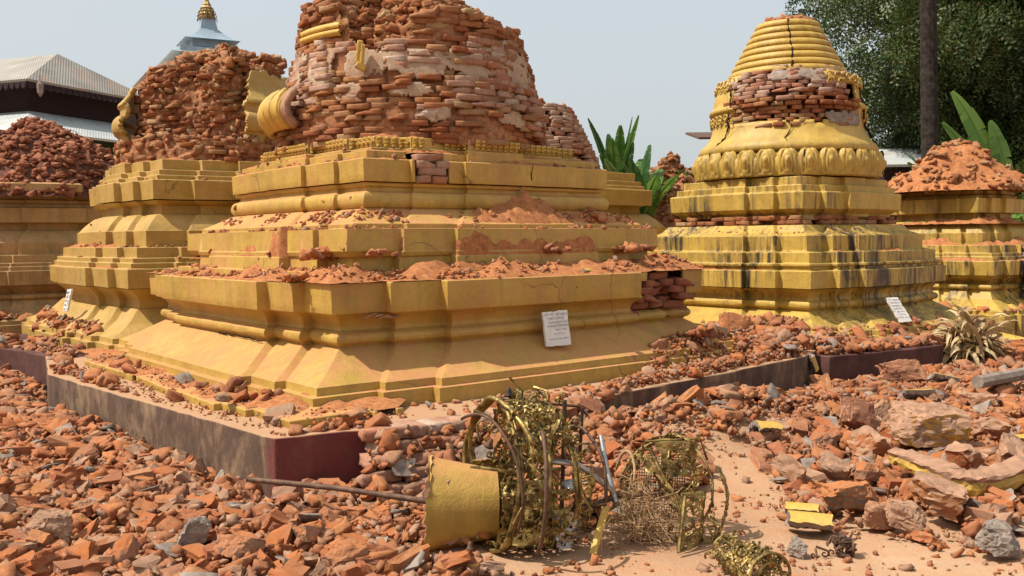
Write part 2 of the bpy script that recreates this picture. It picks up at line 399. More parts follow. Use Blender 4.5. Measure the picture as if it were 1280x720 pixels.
# ---------------------------------------------------------------- redented square tiers
BASE = dict(a=1.835, w1=.93, w2=1.31, s=.055, f1=.96, f2=.86)
class Plan:
    def __init__(s, c, th, k=None):
        s.c = Vector((c[0], c[1], 0)); s.ep = Vector((-math.cos(th), -math.sin(th), 0)); s.eq = Vector((math.sin(th), -math.cos(th), 0)); s.k = k or BASE
        k = s.k; L = s.edges(k['a'], None); s.nseg = [max(1, round((Vector(L[(i+1) % 36])-Vector(L[i])).length/.055)) for i in range(36)]
    def edges(s, a, sov):
        k = s.k; t = k['a']-a; w1 = k['w1']-t*k.get('f1', 1); w2 = k['w2']-t*k.get('f2', 1); st = sov if sov is not None else k['s']
        q = [(a, -w1), (a, w1), (a-st, w1), (a-st, w2), (a-2*st, w2), (a-2*st, a-2*st), (w2, a-2*st), (w2, a-st), (w1, a-st)]
        out = []
        for r in range(4):
            out += q; q = [(-y, x) for x, y in q]
        return out
    def ring(s, a, sov=None):
        E = s.edges(a, sov); out = []
        for i in range(36):
            A = Vector(E[i]); B = Vector(E[(i+1) % 36]); n = s.nseg[i]
            out += [A.lerp(B, j/n) for j in range(n)]
        return out
    def w(s, pq, z, wob=.004):
        v = s.c + s.ep*pq[0] + s.eq*pq[1]
        d = wob*fb(v.x*1.3, v.y*1.3, z*2, 2)
        d += wob*.5*fb(v.x*8, v.y*8, z*9, 2)
        return (v.x+d, v.y+d*.6, z+wob*.8*fb(v.x*.8+9, v.y*.8, z, 2))
def tier(name, plan, prof, mat, parent, hole=None, wob=.004, bev=.005):
    """prof: (a, z[, s]) from the bottom up"""
    P = [(p[0], p[1], p[2] if len(p) > 2 else plan.k['s']) for p in prof]
    P = dense(P, .05) if hole else P
    V = []; Fc = []; N = None; RG = []
    for (a, z, sv) in P:
        r = plan.ring(a, sv); N = len(r); RG.append(r); V += [plan.w(q, z, wob) for q in r]
    for j in range(len(P)-1):
        for i in range(N):
            i2 = (i+1) % N
            if hole:
                m = (RG[j][i]+RG[j+1][i2])/2
                if hole(m.x, m.y, (P[j][1]+P[j+1][1])/2): continue
            Fc.append((j*N+i, j*N+i2, (j+1)*N+i2, (j+1)*N+i))
    o = mk(name, V, Fc, mat, parent, smooth=True, sharp=28)
    if hole: solid(o, .022)
    if bev: bevel(o, bev, 2, 40)
    return o
def ledge_dust(plan, a_out, a_in, z, amp, seed, cover, mat, V, Fc, s_out=None, s_in=None, wb=2.2):
    """wedge of dust on a ledge; amp/cover are functions of (p,q)"""
    ro = plan.ring(a_out-.004, s_out); ri = plan.ring(a_in-.01, s_in); N = len(ro); b = len(V); rows = 5
    for i in range(N):
        pq = ro[i]; v = plan.c+plan.ep*pq.x+plan.eq*pq.y
        n1 = fb(v.x*wb+seed, v.y*wb, 0, 4); h = amp*max(-.15, n1+cover(pq.x, pq.y))
        for k in range(rows):
            t = k/(rows-1); q = ro[i].lerp(ri[i], .02+t*.98)
            n2 = fb(q.x*13+seed, q.y*13, k*.3, 3)
            hh = h*(t**.8)*(1+.35*n2)+.012*max(0, n2)*(h > .004)-.006*(1-t)
            V.append(plan.w(q, z+hh, .004))
    for i in range(N):
        i2 = (i+1) % N
        if cover(pq.x if 0 else ro[i].x, ro[i].y) < -.9: continue
        for k in range(rows-1): Fc.append((b+i*rows+k, b+i2*rows+k, b+i2*rows+k+1, b+i*rows+k+1))

# std profile: a measured on the long face (a = corner distance + 2 s)
def base_profile():
    foot = [(2.11, .34, .06), (2.11, .454, .06), (2.065, .456, .058), (2.06, .502, .058)]+[(2.06-.325*t, .504+.185*(t**1.15)) for t in (0, .1, .3, .5, .7, .85, 1)]+[(1.745, .70)]+arc(1.745, .703, 1.745, .778, .035, 6)+[(1.74, .785)]
    waist = [(1.74, .785), (1.732, .815), (1.742, .845), (1.765, .872), (1.80, .893), (1.825, .898)]
    band = [(1.846, .905), (1.853, 1.09), (1.843, 1.097)]
    steps = [(1.835, 1.097), (1.625, 1.10), (1.622, 1.153), (1.565, 1.155, .085), (1.555, 1.245, .085), (1.545, 1.25, .06), (1.545, 1.28, .05), (1.53, 1.285, .04), (1.52, 1.432, .04)]
    up1 = [(1.52, 1.432, .04), (1.43, 1.436, .04), (1.43, 1.468, .04)]+[(1.42-.19*t, 1.47+.10*t, .038) for t in (0, .3, .6, 1)]+[(1.215, 1.575, .036)]+[(a, z, .035) for a, z in arc(1.20, 1.58, 1.195, 1.692, .035, 7)]+[(1.175, 1.70, .035), (1.165, 1.728, .035), (1.19, 1.735, .035), (1.19, 1.752, .035), (1.205, 1.757, .035)]
    cor = [(1.215, 1.765, .035), (1.22, 1.918, .035), (1.21, 1.925, .035)]
    cap = [(1.21, 1.925, .035), (1.15, 1.93, .035), (1.15, 1.982, .035), (1.14, 1.987, .035)]
    foot = [p[:2]+(.072,) for p in foot]; waist = [p[:2]+(.075,) for p in waist]; band = [p[:2]+(.075,) for p in band]
    return foot, waist, band, steps, up1, cor, cap
STRUCT = []      # objects the rubble is dropped on
def keep_for_drop(o): STRUCT.append(o); return o

# ---------------------------------------------------------------- ground
def gauss(x, y, cx, cy, sx, sy, ang=0):
    c, s = math.cos(ang), math.sin(ang); u = (x-cx)*c+(y-cy)*s; v = -(x-cx)*s+(y-cy)*c
    return math.exp(-(u/sx)**2-(v/sy)**2)
def gh(x, y):
    h = .022*fb(x*.7, y*.7, 0, 3)
    h += .10*gauss(x, y, -3.0, 6.3, 1.6, 1.2)                       # left rubble field rises to the plinth
    h += .27*gauss(x, y, 1.35, 6.20, 1.25, .40, .62)+.08*gauss(x, y, 3.3, 7.9, .9, .4, .2)
    h += .20*gauss(x, y, -.45, 5.45, .75, .22, .55) + .20*gauss(x, y, -.05, 5.42, .55, .2, .6)                 # heap against the broken plinth
    h += .10*gauss(x, y, .1, 5.95, .6, .3, .6)
    h += .08*gauss(x, y, 3.9, 7.2, 1.4, .7, .1)
    h += .15*gauss(x, y, 5.0, 9.5, 1.3, 1.6)
    h += .10*gauss(x, y, -5.2, 9.2, 1.2, 1.5)
    return h
def grid_axis(lo, hi, f0, f1, st):
    a = list(np.arange(f0, f1, st)); b = [f0]; s = st
    while b[-1] > lo: s *= 1.25; b.append(b[-1]-s)
    e = [f1]; s = st
    while e[-1] < hi: s *= 1.25; e.append(e[-1]+s)
    return sorted(set(b[1:]+a+e))
gx = grid_axis(-900, 900, -6, 7, .07); gy = grid_axis(-300, 1200, 2, 12, .07)
V = []; Fc = []
for y in gy:
    for x in gx:
        near = 1 if -8 < x < 9 and 0 < y < 15 else 0
        V.append((x, y, gh(x, y)+(.007*fb(x*5, y*5, 0, 3) if near else 0)))
nx = len(gx)
for j in range(len(gy)-1):
    for i in range(nx-1): Fc.append((j*nx+i, j*nx+i+1, (j+1)*nx+i+1, (j+1)*nx+i))
g = mk('ground', V, Fc, M['soil'], smooth=True); g['kind'] = 'structure'; keep_for_drop(g)

# ---------------------------------------------------------------- plinths
def plinth(name, label, top, zt, mat, depth=.02, zb=-.1, step=.12, loc=None, lean=0):
    """top: world xy outline, counter-clockwise"""
    V = []; n = len(top); pts = []
    for i in range(n):
        a = Vector(top[i]); b = Vector(top[(i+1) % n]); k = max(1, int((b-a).length/step))
        pts += [a.lerp(b, j/k) for j in range(k)]
    N = len(pts); Z = [zb, zb*.3+zt*.35, zt*.6, zt-.02, zt]; Fc = []
    for z in Z:
        for p in pts:
            d = .006*fb(p.x*4, p.y*4, z*5, 3); ch = -.016*max(0, fb(p.x*7, p.y*7, 3, 3)) if z == zt else 0
            V.append((p.x+d, p.y+d, z+ch+.5*d))
    for j in range(len(Z)-1):
        for i in range(N): Fc.append((j*N+i, j*N+(i+1) % N, (j+1)*N+(i+1) % N, (j+1)*N+i))
    Fc.append(tuple((len(Z)-1)*N+i for i in range(N)))
    o = mk(name, V, Fc, mat, smooth=True, sharp=30, loc=loc); bevel(o, .008, 2, 50)
    return tag(o, label, 'plinth')
def xy(*p, z): v = at(*p, z=z); return (v.x, v.y)
ZP = .36
c0 = xy(343, 548, z=ZP)
pl_pts = [xy(60, 468, z=ZP), c0, xy(459, 536, z=ZP), xy(466, 530, z=ZP), xy(600, 521, z=ZP), xy(738, 500, z=ZP), xy(752, 500, z=.34), xy(1005, 449, z=.34), (3.0, 9.0), (1.2, 12.2), (-3.2, 11.5), (-4.2, 8.6)]
pm = keep_for_drop(plinth('plinth', 'grey streaked plinth with a maroon corner under the largest stupa', pl_pts, ZP, M['plinth'], loc=(c0[0]+.03, c0[1], 0)))
pr_pts = [xy(998, 441, z=.33), xy(1037, 446, z=.33), xy(1172, 432, z=.33), (5.4, 10.6), (4.6, 13), (1.9, 12.4), (1.3, 10.4)]
pr = keep_for_drop(plinth('plinth', 'dark maroon plinth under the stupa with the ringed golden cone', pr_pts, .33, M['maroon'], loc=(2.6, 8.5, 0)))
pl2 = [xy(20, 437, z=.36), xy(78, 449, z=.36), (-3.2, 9.4), (-2.2, 12), (-5.2, 12.8), (-5.6, 9.6)]
pq = keep_for_drop(plinth('plinth', 'low dark plinth under the broken stupa left of the largest one', pl2, .36, M['maroon'], loc=(-4.2, 8.9, 0)))
# raw masonry where the render of the big plinth has fallen off
ax, bx_ = Vector(xy(463, 536, z=ZP)), Vector(xy(640, 518, z=ZP)); pl = []
for row in range(6):
    for i in range(11):
        t = (i+.5*(row % 2))/10; p = ax.lerp(bx_, t) if t <= 1 else bx_
        nrm = Vector((.3, -1)).normalized()*(.02+.05*(5-row)+rnd.gauss(0, .012)); d = (bx_-ax).normalized()
        if rnd.random() < .12: continue
        pl.append((rnd.randrange(12), (p.x+nrm.x, p.y+nrm.y, .03+row*.062), Euler((rnd.gauss(0, .05), rnd.gauss(0, .05), math.atan2(d.y, d.x)+rnd.gauss(0, .08))), (1.05, 1.6, 1.2)))
o = mass('exposed_masonry', pl, WB, M['brick_pale'], pm); 

# ---------------------------------------------------------------- shared stupa pieces
def lotus_band(c, r, z0, z1, n, a0=0, a1=2*PI, out=.06, mat=None, name='lotus_band', parent=None, ragged=0, bead=True, thick=0):
    """a ring of upright rounded petals with an inner arch and a bead"""
    V = []; Fc = []; H = z1-z0; nu, nv = 16, 18; i = 0; da = 2*PI/n; k = int(round((a1-a0)/da))
    bv, bf = lathe(c, [(r-.05, z0-.004), (r+out*.45, z0), (r+out*.85, z0+H*.3), (r+out*.8, z0+H*.62), (r+.0, z0+H*.88), (r-.07, z0+H*.93)], a0, a0+k*da, max(12, k*6))
    V += bv; Fc += bf
    for i in range(k):
        am = a0+(i+.5)*da; b = len(V); hz = H*(1-ragged*rnd.random()*.3)
        for iv in range(nv+1):
            v = iv/nv; wv = 1.0 if v < .62 else math.sqrt(max(0, 1-((v-.62)/.385)**2))
            for iu in range(nu+1):
                u = -1+2*iu/nu; a = am+u*wv*da*.49
                edge = min(1, (1-abs(u))*3.0)*min(1, (1-v)*6+.15)
                bul = out*(.55+.6*math.sin(PI*min(1, v*.8+.12)))
                rr_ = r+bul*(.70+.30*math.sqrt(max(0, 1-u*u*.9)))-.006*(1-edge)
                if v > .93: rr_ -= .02
                d = math.hypot(u*1.5, (v-.42)*1.6)                     # arch groove
                g_ = abs(d-.85); rr_ -= .020*math.exp(-(g_/.15)**2)*(v > .1); rr_ -= .014*math.exp(-((d-.42)/.12)**2)*(v > .2); rr_ -= .016*(1-edge)
                if bead: rr_ += .020*math.exp(-((u/.22)**2+((v-.56)/.14)**2))
                V.append((c[0]+rr_*math.cos(a), c[1]+rr_*math.sin(a), z0+hz*v+.008))
        for iv in range(nv):
            for iu in range(nu):
                q = b+iv*(nu+1)+iu; Fc.append((q, q+1, q+nu+2, q+nu+1))
    o = mk(name, V, Fc, mat, parent, smooth=True, sharp=50)
    if thick: solid(o, thick)
    return o
def knob_strip(name, plan, a, z0, z1, mat, parent, sov=.066, pitch=.052, hole=None):
    """strip of small upright beads along a redented ring"""
    E = plan.edges(a, sov); b = MB()
    for i in range(36):
        A = Vector(E[i]); B = Vector(E[(i+1) % 36]); L = (B-A).length; n = max(1, int(L/pitch)); d = (B-A).normalized(); out = Vector((d.y, -d.x))
        if plan.c.y > 0 and (plan.ep*((A.x+B.x)/2)+plan.eq*((A.y+B.y)/2)).y > .6: continue
        for j in range(n):
            m = A.lerp(B, (j+.5)/n)
            if hole and hole(m.x, m.y): continue
            for (dz, rr_, oo) in ((.0, .30, .0), (.33, .46, .012), (.66, .40, .014)):
                cc = m+out*oo; z = z0+(z1-z0)*(dz+.17); w = plan.w(cc, z); hw = pitch*rr_
                V = []; D3 = plan.ep*d.x+plan.eq*d.y; O3 = plan.ep*out.x+plan.eq*out.y; C = Vector(w)
                for (sx, sz, so) in ((-1, -1, 0), (1, -1, 0), (1, 1, 0), (-1, 1, 0), (0, 0, 1)):
                    V.append(C+D3*hw*sx+Vector((0, 0, sz*(z1-z0)*.17))+O3*(.02*so))
                b.add(V, [(0, 1, 4), (1, 2, 4), (2, 3, 4), (3, 0, 4)])
    return b.build(name, mat, parent)
def plaque(name, label, cx, cz_pts, w, h, lines, seed, parent=None, th=.02):
    """inscribed marble slab: bottom centre, direction of its width, up direction"""
    base, du, up = cz_pts; n = du.cross(up).normalized(); root = thing(name, label, 'inscribed slab', base)
    V = []; r = random.Random(seed); K = 10
    out = []
    for i in range(K): out.append((-w/2+w*i/K, 0))
    for i in range(K): out.append((w/2, h*i/K))
    for i in range(K): out.append((w/2-w*i/K, h))
    for i in range(K): out.append((-w/2, h-h*i/K))
    out = [(x+r.gauss(0, .0022), y+r.gauss(0, .0022)) for x, y in out]; N = len(out)
    for o_ in (0, th): V += [base+du*x+up*y-n*o_ for x, y in out]
    sl = mk('slab', V, [tuple(range(N)), tuple(range(2*N-1, N-1, -1))]+[(i, N+i, N+(i+1) % N, (i+1) % N) for i in range(N)], M['marble'], root)
    b = MB(); n_off = n*.0022
    for li, (y, x0, x1, sz) in enumerate(lines):
        x = x0*w-w/2
        while x < x1*w-w/2:
            s = h*sz*r.uniform(.8, 1.1); k = r.random(); cx_ = x+s*.5; cy_ = y*h
            if k < .6:      # round letter, open on one side
                a0 = r.choice((0, .5, 1, 1.5))*PI; P = [(cx_+s*.45*math.cos(a0+t*5.2/8), cy_+s*.45*math.sin(a0+t*5.2/8)) for t in range(9)]
            elif k < .8: P = [(cx_-s*.3, cy_-s*.5), (cx_-s*.3, cy_+s*.7), (cx_+s*.2, cy_+s*.75)]
            else: P = [(cx_-s*.4, cy_+s*.3), (cx_, cy_-s*.4), (cx_+s*.4, cy_+s*.3), (cx_+s*.45, cy_+s*.9)]
            b.tube([base+du*px+up*py+n_off for px, py in P], s*.085, 4, caps=False)
            if r.random() < .3: b.tube([base+du*(cx_-s*.2)+up*(cy_-s*.9)+n_off, base+du*(cx_+s*.3)+up*(cy_-s*.8)+n_off], s*.08, 4)
            x += s*r.uniform(.95, 1.3)
            if r.random() < .12: x += s*.8
    b.build('inscription', M['ink'], sl)
    return root

# ================================================================ MAIN STUPA
P1 = Plan((-.817, 8.21), .668)
S1 = thing('ruined_stupa', 'largest golden stupa in the middle with its brick bell broken off at the top', 'stupa', (-.817, 8.21, ZP))
foot, waist, band, steps, up1, cor, cap = base_profile()
def nz(p, q, z, k=6, am=.05): return am*fb(p*k, q*k, z*k, 3)
def hole_band(p, q, z):          # right-hand corner bashed open
    return q > 1.5 and -1.48+nz(p, q, z) < p < -.86+.25*(z-.95)+nz(p, q, z, 7, .10) and z > .74+nz(p, q, z)
def hole_cor(p, q, z): return q > 1.05 and abs(p-.61) < .155+nz(p, q, z, 20, .02) and z > 1.745+nz(p, q, z, 20, .015) and q < 1.3
tier('base_moulding', P1, foot, M['gold'], S1)
tier('lowest_step', P1, [(2.34, .33), (2.34, .40), (2.31, .404), (2.0, .407)], M['gold'], S1, wob=.012, hole=lambda p, q, z: (q > 2.0 and p < 1.6+.1*fb(p*9, z*30)) or p < 1.0 or (p > 2 and q < -1.4) or fb(p*2.2, q*2.2, 7) > .42)
tier('waist_moulding', P1, waist, M['gold'], S1, hole=hole_band)
tier('broad_band', P1, dense(band, .05), M['gold'], S1, hole=hole_band)
tier('stepped_ledges', P1, steps, M['gold'], S1)
tier('upper_moulding', P1, up1, M['gold'], S1)
tier('cornice', P1, cor+cap[1:], M['gold'], S1, hole=hole_cor)
# core behind the holes and closing the top
V, Fc = [], []
pc = Plan(P1.c, .668)
for (a, z) in ((1.69, .45), (1.69, 1.05), (1.60, 1.092), (1.45, 1.10), (1.40, 1.41), (1.12, 1.57), (1.12, 1.92), (.9, 1.97)): V += [pc.w(q, z, .012) for q in pc.ring(a, .09)]
N = len(pc.ring(1.8))
for j in range(7): Fc += [(j*N+i, j*N+(i+1) % N, (j+1)*N+(i+1) % N, (j+1)*N+i) for i in range(N)]
Fc.append(tuple(7*N+i for i in range(N)))
mk('masonry_core', V, Fc, M['core'], S1)
def wall_bricks(plan, q, p0, p1, z0, z1, rr, back=.09, ch=.058):
    pl = []; z = z0; row = 0; ang = math.atan2(plan.ep.y, plan.ep.x)
    while z < z1:
        p = p0+(.1 if row % 2 else 0)
        while p < p1:
            w = plan.w((p, q-back+rr.gauss(0, .022)), z+ch/2)
            if rr.random() > .12: pl.append((rr.randrange(12), w, Euler((rr.gauss(0, .08), rr.gauss(0, .08), ang+rr.gauss(0, .15))), (.95, 1.3, 1.1)))
            p += .2
        z += ch; row += 1
    return pl
pl = wall_bricks(P1, 1.80, -1.46, -.86, .74, 1.08, rnd, .14)+wall_bricks(P1, 1.68, -1.5, -.9, .72, 1.0, rnd, .10)
mass('corner_masonry', pl, WB, M['brick_purple'], S1)
pl = [(k, P1.w((.61+dx, 1.145), z+.055), Euler((rnd.gauss(0, .05), rnd.gauss(0, .05), .668+PI+rnd.gauss(0, .06))), (sx, 1.0, 1.05)) for k, (dx, z, sx) in enumerate([(-.06, 1.735, .6), (.075, 1.735, .55), (0, 1.79, 1.1), (-.09, 1.84, .5), (.05, 1.84, .75), (.0, 1.885, 1.15)])]
mass('exposed_brick', pl, WB, M['brick_pale'], S1)
# knob frieze
tier('frieze_ledge', P1, [(1.14, 1.98, .07), (1.14, 2.015, .07), (1.115, 2.018, .085), (1.11, 2.10, .085), (1.0, 2.105, .085)], M['gold'], S1)
knob_strip('bead_frieze', P1, 1.12, 2.02, 2.10, M['gold_clean'], S1, sov=.085, hole=lambda p, q: q > .9 and .40 < p < .56 or fb(p*3, q*3, 5) > .62)
# dust and crumbs on the ledges
V, Fc = [], []
rightish = lambda p, q: (.35 if q > .5 else -.12)+.25*(p < .9)*(q > .5)
ledge_dust(P1, 1.845, 1.625, 1.101, .11, 3, lambda p, q: rightish(p, q)+.10, None, V, Fc)
ledge_dust(P1, 1.62, 1.56, 1.155, .06, 11, lambda p, q: rightish(p, q)-.1, None, V, Fc, None, .085)
ledge_dust(P1, 1.555, 1.53, 1.247, .19, 23, lambda p, q: rightish(p, q)+.15, None, V, Fc, .085, .04, 1.6)
ledge_dust(P1, 1.43, 1.23, 1.468, .16, 31, lambda p, q: rightish(p, q)-.02, None, V, Fc, .04, .036, 1.3)
ledge_dust(P1, 1.21, 1.15, 1.926, .05, 41, lambda p, q: .2, None, V, Fc, .035, .035)
ledge_dust(P1, 1.148, 1.12, 1.985, .02, 47, lambda p, q: rightish(p, q), None, V, Fc, .035, .03)
ledge_dust(P1, 1.105, .95, 2.10, .05, 53, lambda p, q: .5, None, V, Fc, .085, .085, 1.8)
ledge_dust(P1, 2.33, 2.10, .405, .05, 63, lambda p, q: .45 if p > 1.2 and (q < 2.0 or p > 1.6) else -1, None, V, Fc, .06, .06, 2.5)
ledge_dust(P1, 2.09, 1.93, .455, .12, 59, lambda p, q: (.15 if q > 1.6 and p < .8 else -.35)+.5*math.exp(-((p-.93)/.18)**2)*(q > 1.4), None, V, Fc, .06, .06)
mk('dust_drifts', V, Fc, M['dust'], S1, smooth=True)
# brick bell: stepped courses then bare plaster then broken brick
CX, CY = -.82, 8.2
def zc_main(a):      # height at which the wall is broken off, by angle
    x = math.cos(a); y = math.sin(a)
    return 3.09-.12*x+.12*fb(x*2.5, y*2.5, 1, 3)-(.42*math.exp(-((((a+PI*.56) % (2*PI)+PI) % (2*PI)-PI)/.28)**2))
def r_main(z, a):
    if z < 2.36: r = 1.125-.06*(z-2.1)
    elif z < 2.53: r = 1.075-.12*(z-2.36)
    elif z < 2.60: r = 1.04-.3*(z-2.53)
    elif z < 2.86: r = 1.02-.26*(z-2.60)
    else: r = .953-.14*(z-2.86)
    return r+.022*fb(math.cos(a)*2.2, math.sin(a)*2.2, z*1.5, 3)
rr = random.Random(5)
pl = bricks_round((CX, CY), r_main, 2.06, 3.7, ln=.19, ch=.044, miss=.08, jit=.015, ztop=zc_main, rr=rr, tilt=.035)
mass('brick_bell', pl, WB, M['brick_red'], S1)
# paler, lime-coated courses lower down
pl = [q for q in bricks_round((CX, CY), lambda z, a: r_main(z, a)+.014, 2.12, 2.9, ln=.21, ch=.046, miss=0, jit=.006, ztop=zc_main, rr=rr) if fb(q[1][0]*1.6, q[1][1]*1.6, q[1][2]*3.0, 3) > .18]
mass('limed_courses', pl, WB, M['brick_pale'], S1)
V, Fc = lathe((CX, CY), [(r_main(z, 0)-.016, z) for z in np.arange(2.06, 3.5, .02)], n=240, wob=.06, skip=lambda a, z: z > zc_main(a)+.02)
mk('mortar_core', V, Fc, M['core'], S1)
def in_patch(a, z, spots, main=False):
    for (a_, z_, wa, hz) in spots:
        z_ = 2.37+(z_-2.21)*1.09 if main else z_
        d = abs((((a-a_)+PI) % (2*PI)-PI)/wa)**2.6+abs((z-z_)/hz)**2.6
        if d+1.1*fb(math.cos(a)*7, math.sin(a)*7, z*8, 5) < 1: return True
    return False
A_ = lambda deg: R(deg)
spots = [(A_(-165), 2.52, .42, .17), (A_(-128), 2.50, .14, .13), (A_(-106), 2.50, .17, .12), (A_(-82), 2.49, .20, .11), (A_(-54), 2.52, .27, .13), (A_(-30), 2.53, .20, .17), (A_(-8), 2.52, .2, .17), (A_(-112), 2.29, .13, .06), (A_(-85), 2.30, .16, .05), (A_(-60), 2.30, .12, .05), (A_(-40), 2.12, .14, .06), (A_(-75), 2.13, .08, .05)]
V, Fc = lathe((CX, CY), [(r_main(z, 0)+.026, z) for z in np.arange(2.1, 2.95, .015)], n=420, wob=.02, skip=lambda a, z: not in_patch(a, z, spots, True))
solid(mk('plaster_coat', V, Fc, M['plaster'], S1, smooth=True, sharp=40), .02)
# broken top: mound of bricks and dust, highest to the left of the axis
V = []; Fc = []; NA, NR = 72, 16; XO = CX-.32
for j in range(NR+1):
    t = j/NR
    for k in range(NA):
        a = 2*PI*k/NA; zc = zc_main(a)-.06; rc = r_main(zc, a)-.05
        x = CX+rc*math.cos(a)*(1-t)+(XO-CX)*t; y = CY+rc*math.sin(a)*(1-t)+.05*t
        z = zc+(3.74-zc)*t+.07*fb(x*3, y*3, t*2, 4)
        V.append((x, y, z))
for j in range(NR):
    for k in range(NA): Fc.append((j*NA+k, j*NA+(k+1) % NA, (j+1)*NA+(k+1) % NA, (j+1)*NA+k))
mk('broken_top', V, Fc, M['core'], S1)
pl = scatter_on(V, Fc, 900, BR, rr, (.45, .95), .02, .3)+scatter_on(V, Fc, 900, CH, rr, (.4, .9), .015, .8)
mass('top_rubble', pl, BR+[], M['brick_red'], S1) if False else None
mass('top_rubble', scatter_on(V, Fc, 1000, BR, rr, (.5, 1.0), .02, .3), BR, M['brick_red'], S1)
mass('top_chips', scatter_on(V, Fc, 1600, CH, rr, (.3, .8), .015, .8), CH, M['brick_red'], S1)
# remnants of the gilded moulding
def rib_band(c, r0, z0, z1, a0, a1, n, out, mat, name, parent, rag=.04):
    """ribbed bulging moulding with a ragged upper edge"""
    V = []; Fc = []; na = 220; nv = 14
    for i in range(na+1):
        a = a0+(a1-a0)*i/na; g_ = math.cos(a*n); top = 1-rag*3*abs(fb(a*9, 1, 2, 3))-.05*(g_ > .7)
        for j in range(nv+1):
            v = j/nv; rr_ = r0+out*math.sin(PI*min(1, v*.92+.04))**.7-.012*(g_ > .86)+.006*fb(a*9, v*3, 2)
            V.append((c[0]+rr_*math.cos(a), c[1]+rr_*math.sin(a), z0+(z1-z0)*v*top))
    Fc = [(i*(nv+1)+j, (i+1)*(nv+1)+j, (i+1)*(nv+1)+j+1, i*(nv+1)+j+1) for i in range(na) for j in range(nv)]
    return solid(mk(name, V, Fc, mat, parent, smooth=True, sharp=50), .05)
rib_band((CX, CY), 1.15, 2.22, 2.54, R(-182), R(-138), 60, .13, M['gold_clean'], 'petal_fragment', S1)
rib_band((CX, CY), 1.13, 2.22, 2.54, R(-138.2), R(-134.5), 60, .13, M['mortar'], 'fragment_edge', S1)
V, Fc = lathe((CX, CY), arc(.955, 2.905, .965, 2.96, .035, 6)+arc(.975, 2.96, .95, 3.015, .03, 6), R(-147), R(-118), 20, wob=.01)
solid(mk('moulding_fragment', V, Fc, M['gold_clean'], S1, smooth=True, sharp=50), .05)
f = at(449, 65, d=7.17)
b = MB(); b.box(f, (.045, .05, .17), Euler((0, .12, .2))); b.box(f+Vector((.025, -.01, -.02)), (.03, .06, .15), Euler((.1, .12, .2))); b.box(f+Vector((.01, -.01, -.11)), (.08, .05, .05), Euler((0, .5, .2)))
bevel(b.build('ornament_fragment', M['gold_clean'], S1), .012, 3)
# crack in the broad band
def crack(name, pts, w, parent, mat='dark', seed=1):
    r = random.Random(seed); P = [Vector(p) for p in pts]; Q = []
    for a, b_ in zip(P, P[1:]):
        n = max(2, int((b_-a).length/.03)); Q += [a.lerp(b_, k/n)+Vector((r.gauss(0, .004), 0, r.gauss(0, .004))) for k in range(n)]
    b = MB(); b.tube(Q, [w*r.uniform(.4, 1.2) for _ in Q], 5); return b.build(name, M[mat], parent)
pq = lambda p, q, z: Vector(P1.w((p, q), z))
crack('wall_crack', [pq(.45, 1.845, 1.085), pq(.35, 1.845, 1.03), pq(.25, 1.845, 1.0), pq(.1, 1.844, .985), pq(-.05, 1.844, .99), pq(-.2, 1.844, 1.01), pq(-.4, 1.844, .995)], .0028, S1)
crack('wall_crack', [pq(-.29, 1.222, 1.915), pq(-.28, 1.222, 1.85), pq(-.30, 1.22, 1.77)], .005, S1)
crack('wall_crack', [pq(1.775, .85, .685), pq(1.765, .4, .69), pq(1.765, 0, .69)], .005, S1)
pl = [(k, pq(1.28+.05*k, 1.70, .868+.006*k), Euler((.2, .1*k, .668+PI)), (.6, .3, .5)) for k in range(4)]
mass('spalled_patch', pl, SL, M['mortar'], S1)

# inscribed slab leaning on the right face of the main stupa
du = (at(716, 428, d=6.2)-at(684, 433, d=6.1)); du.z = 0; du.normalize(); n_ = Vector((du.y, -du.x, 0))
bs = at(699, 432, z=.612); up = (Vector((0, 0, 1))+n_*-.22).normalized(); du2 = (du*math.cos(.0)+up*.03).normalized()
plaque('inscribed_slab', 'white inscribed marble slab leaning on the largest golden stupa', 0, (bs, du2, up), .205, .245,
       [(.90, .06, .95, .055), (.79, .16, .86, .05), (.67, .18, .9, .045), (.57, .12, .95, .045), (.46, .4, .85, .035), (.34, .35, .8, .03), (.2, .15, .9, .03)], 3)

# ================================================================ RIGHT STUPA (ringed cone still standing)
kR = dict(a=1.37, w1=.525, w2=.87, s=.075, f1=.72, f2=.8)
P2 = Plan((3.03, 10.7), .653, kR); C2 = (3.065, 10.72)
S2 = thing('cracked_stupa', 'golden stupa on the right with ringed cone, lotus band and exposed bricks', 'stupa', (3.03, 10.7, .33))
def qR(L): return [((a-.06 if a > 1.43 else 1.37-(1.43-a)*1.587), z+.012+(z-1)*.02)+((.06,) if z > 1.4 else ()) for a, z in L]
ft = [(a-.465, z-.045) for a, z, *r in foot]; wt = [(a-.465, z-.045) for a, z, *r in waist]
tier('base_moulding', P2, [(1.70, .2)]+ft, M['gold_right'], S2, bev=.006)
tier('waist_moulding', P2, wt, M['gold_right'], S2)
tier('broad_band', P2, qR([(1.43, .85), (1.43, .858), (1.432, 1.012), (1.42, 1.016)]), M['gold_right'], S2)
tier('stepped_ledges', P2, qR([(1.42, 1.016), (1.395, 1.02), (1.395, 1.05), (1.41, 1.055), (1.41, 1.08), (1.38, 1.085), (1.38, 1.185), (1.34, 1.19)]), M['gold_right'], S2)
tier('upper_moulding', P2, qR([(1.34, 1.19), (1.32, 1.20), (1.32, 1.345), (1.31, 1.35), (1.26, 1.385), (1.21, 1.45), (1.15, 1.455)]), M['gold_right'], S2)
tier('cornice', P2, qR([(1.13, 1.525), (1.145, 1.53), (1.15, 1.56), (1.165, 1.575), (1.185, 1.60), (1.195, 1.607), (1.20, 1.77), (1.19, 1.78), (1.165, 1.785), (1.165, 1.845), (1.13, 1.85), (1.13, 1.93), (1.05, 1.94)]), M['gold_right'], S2)
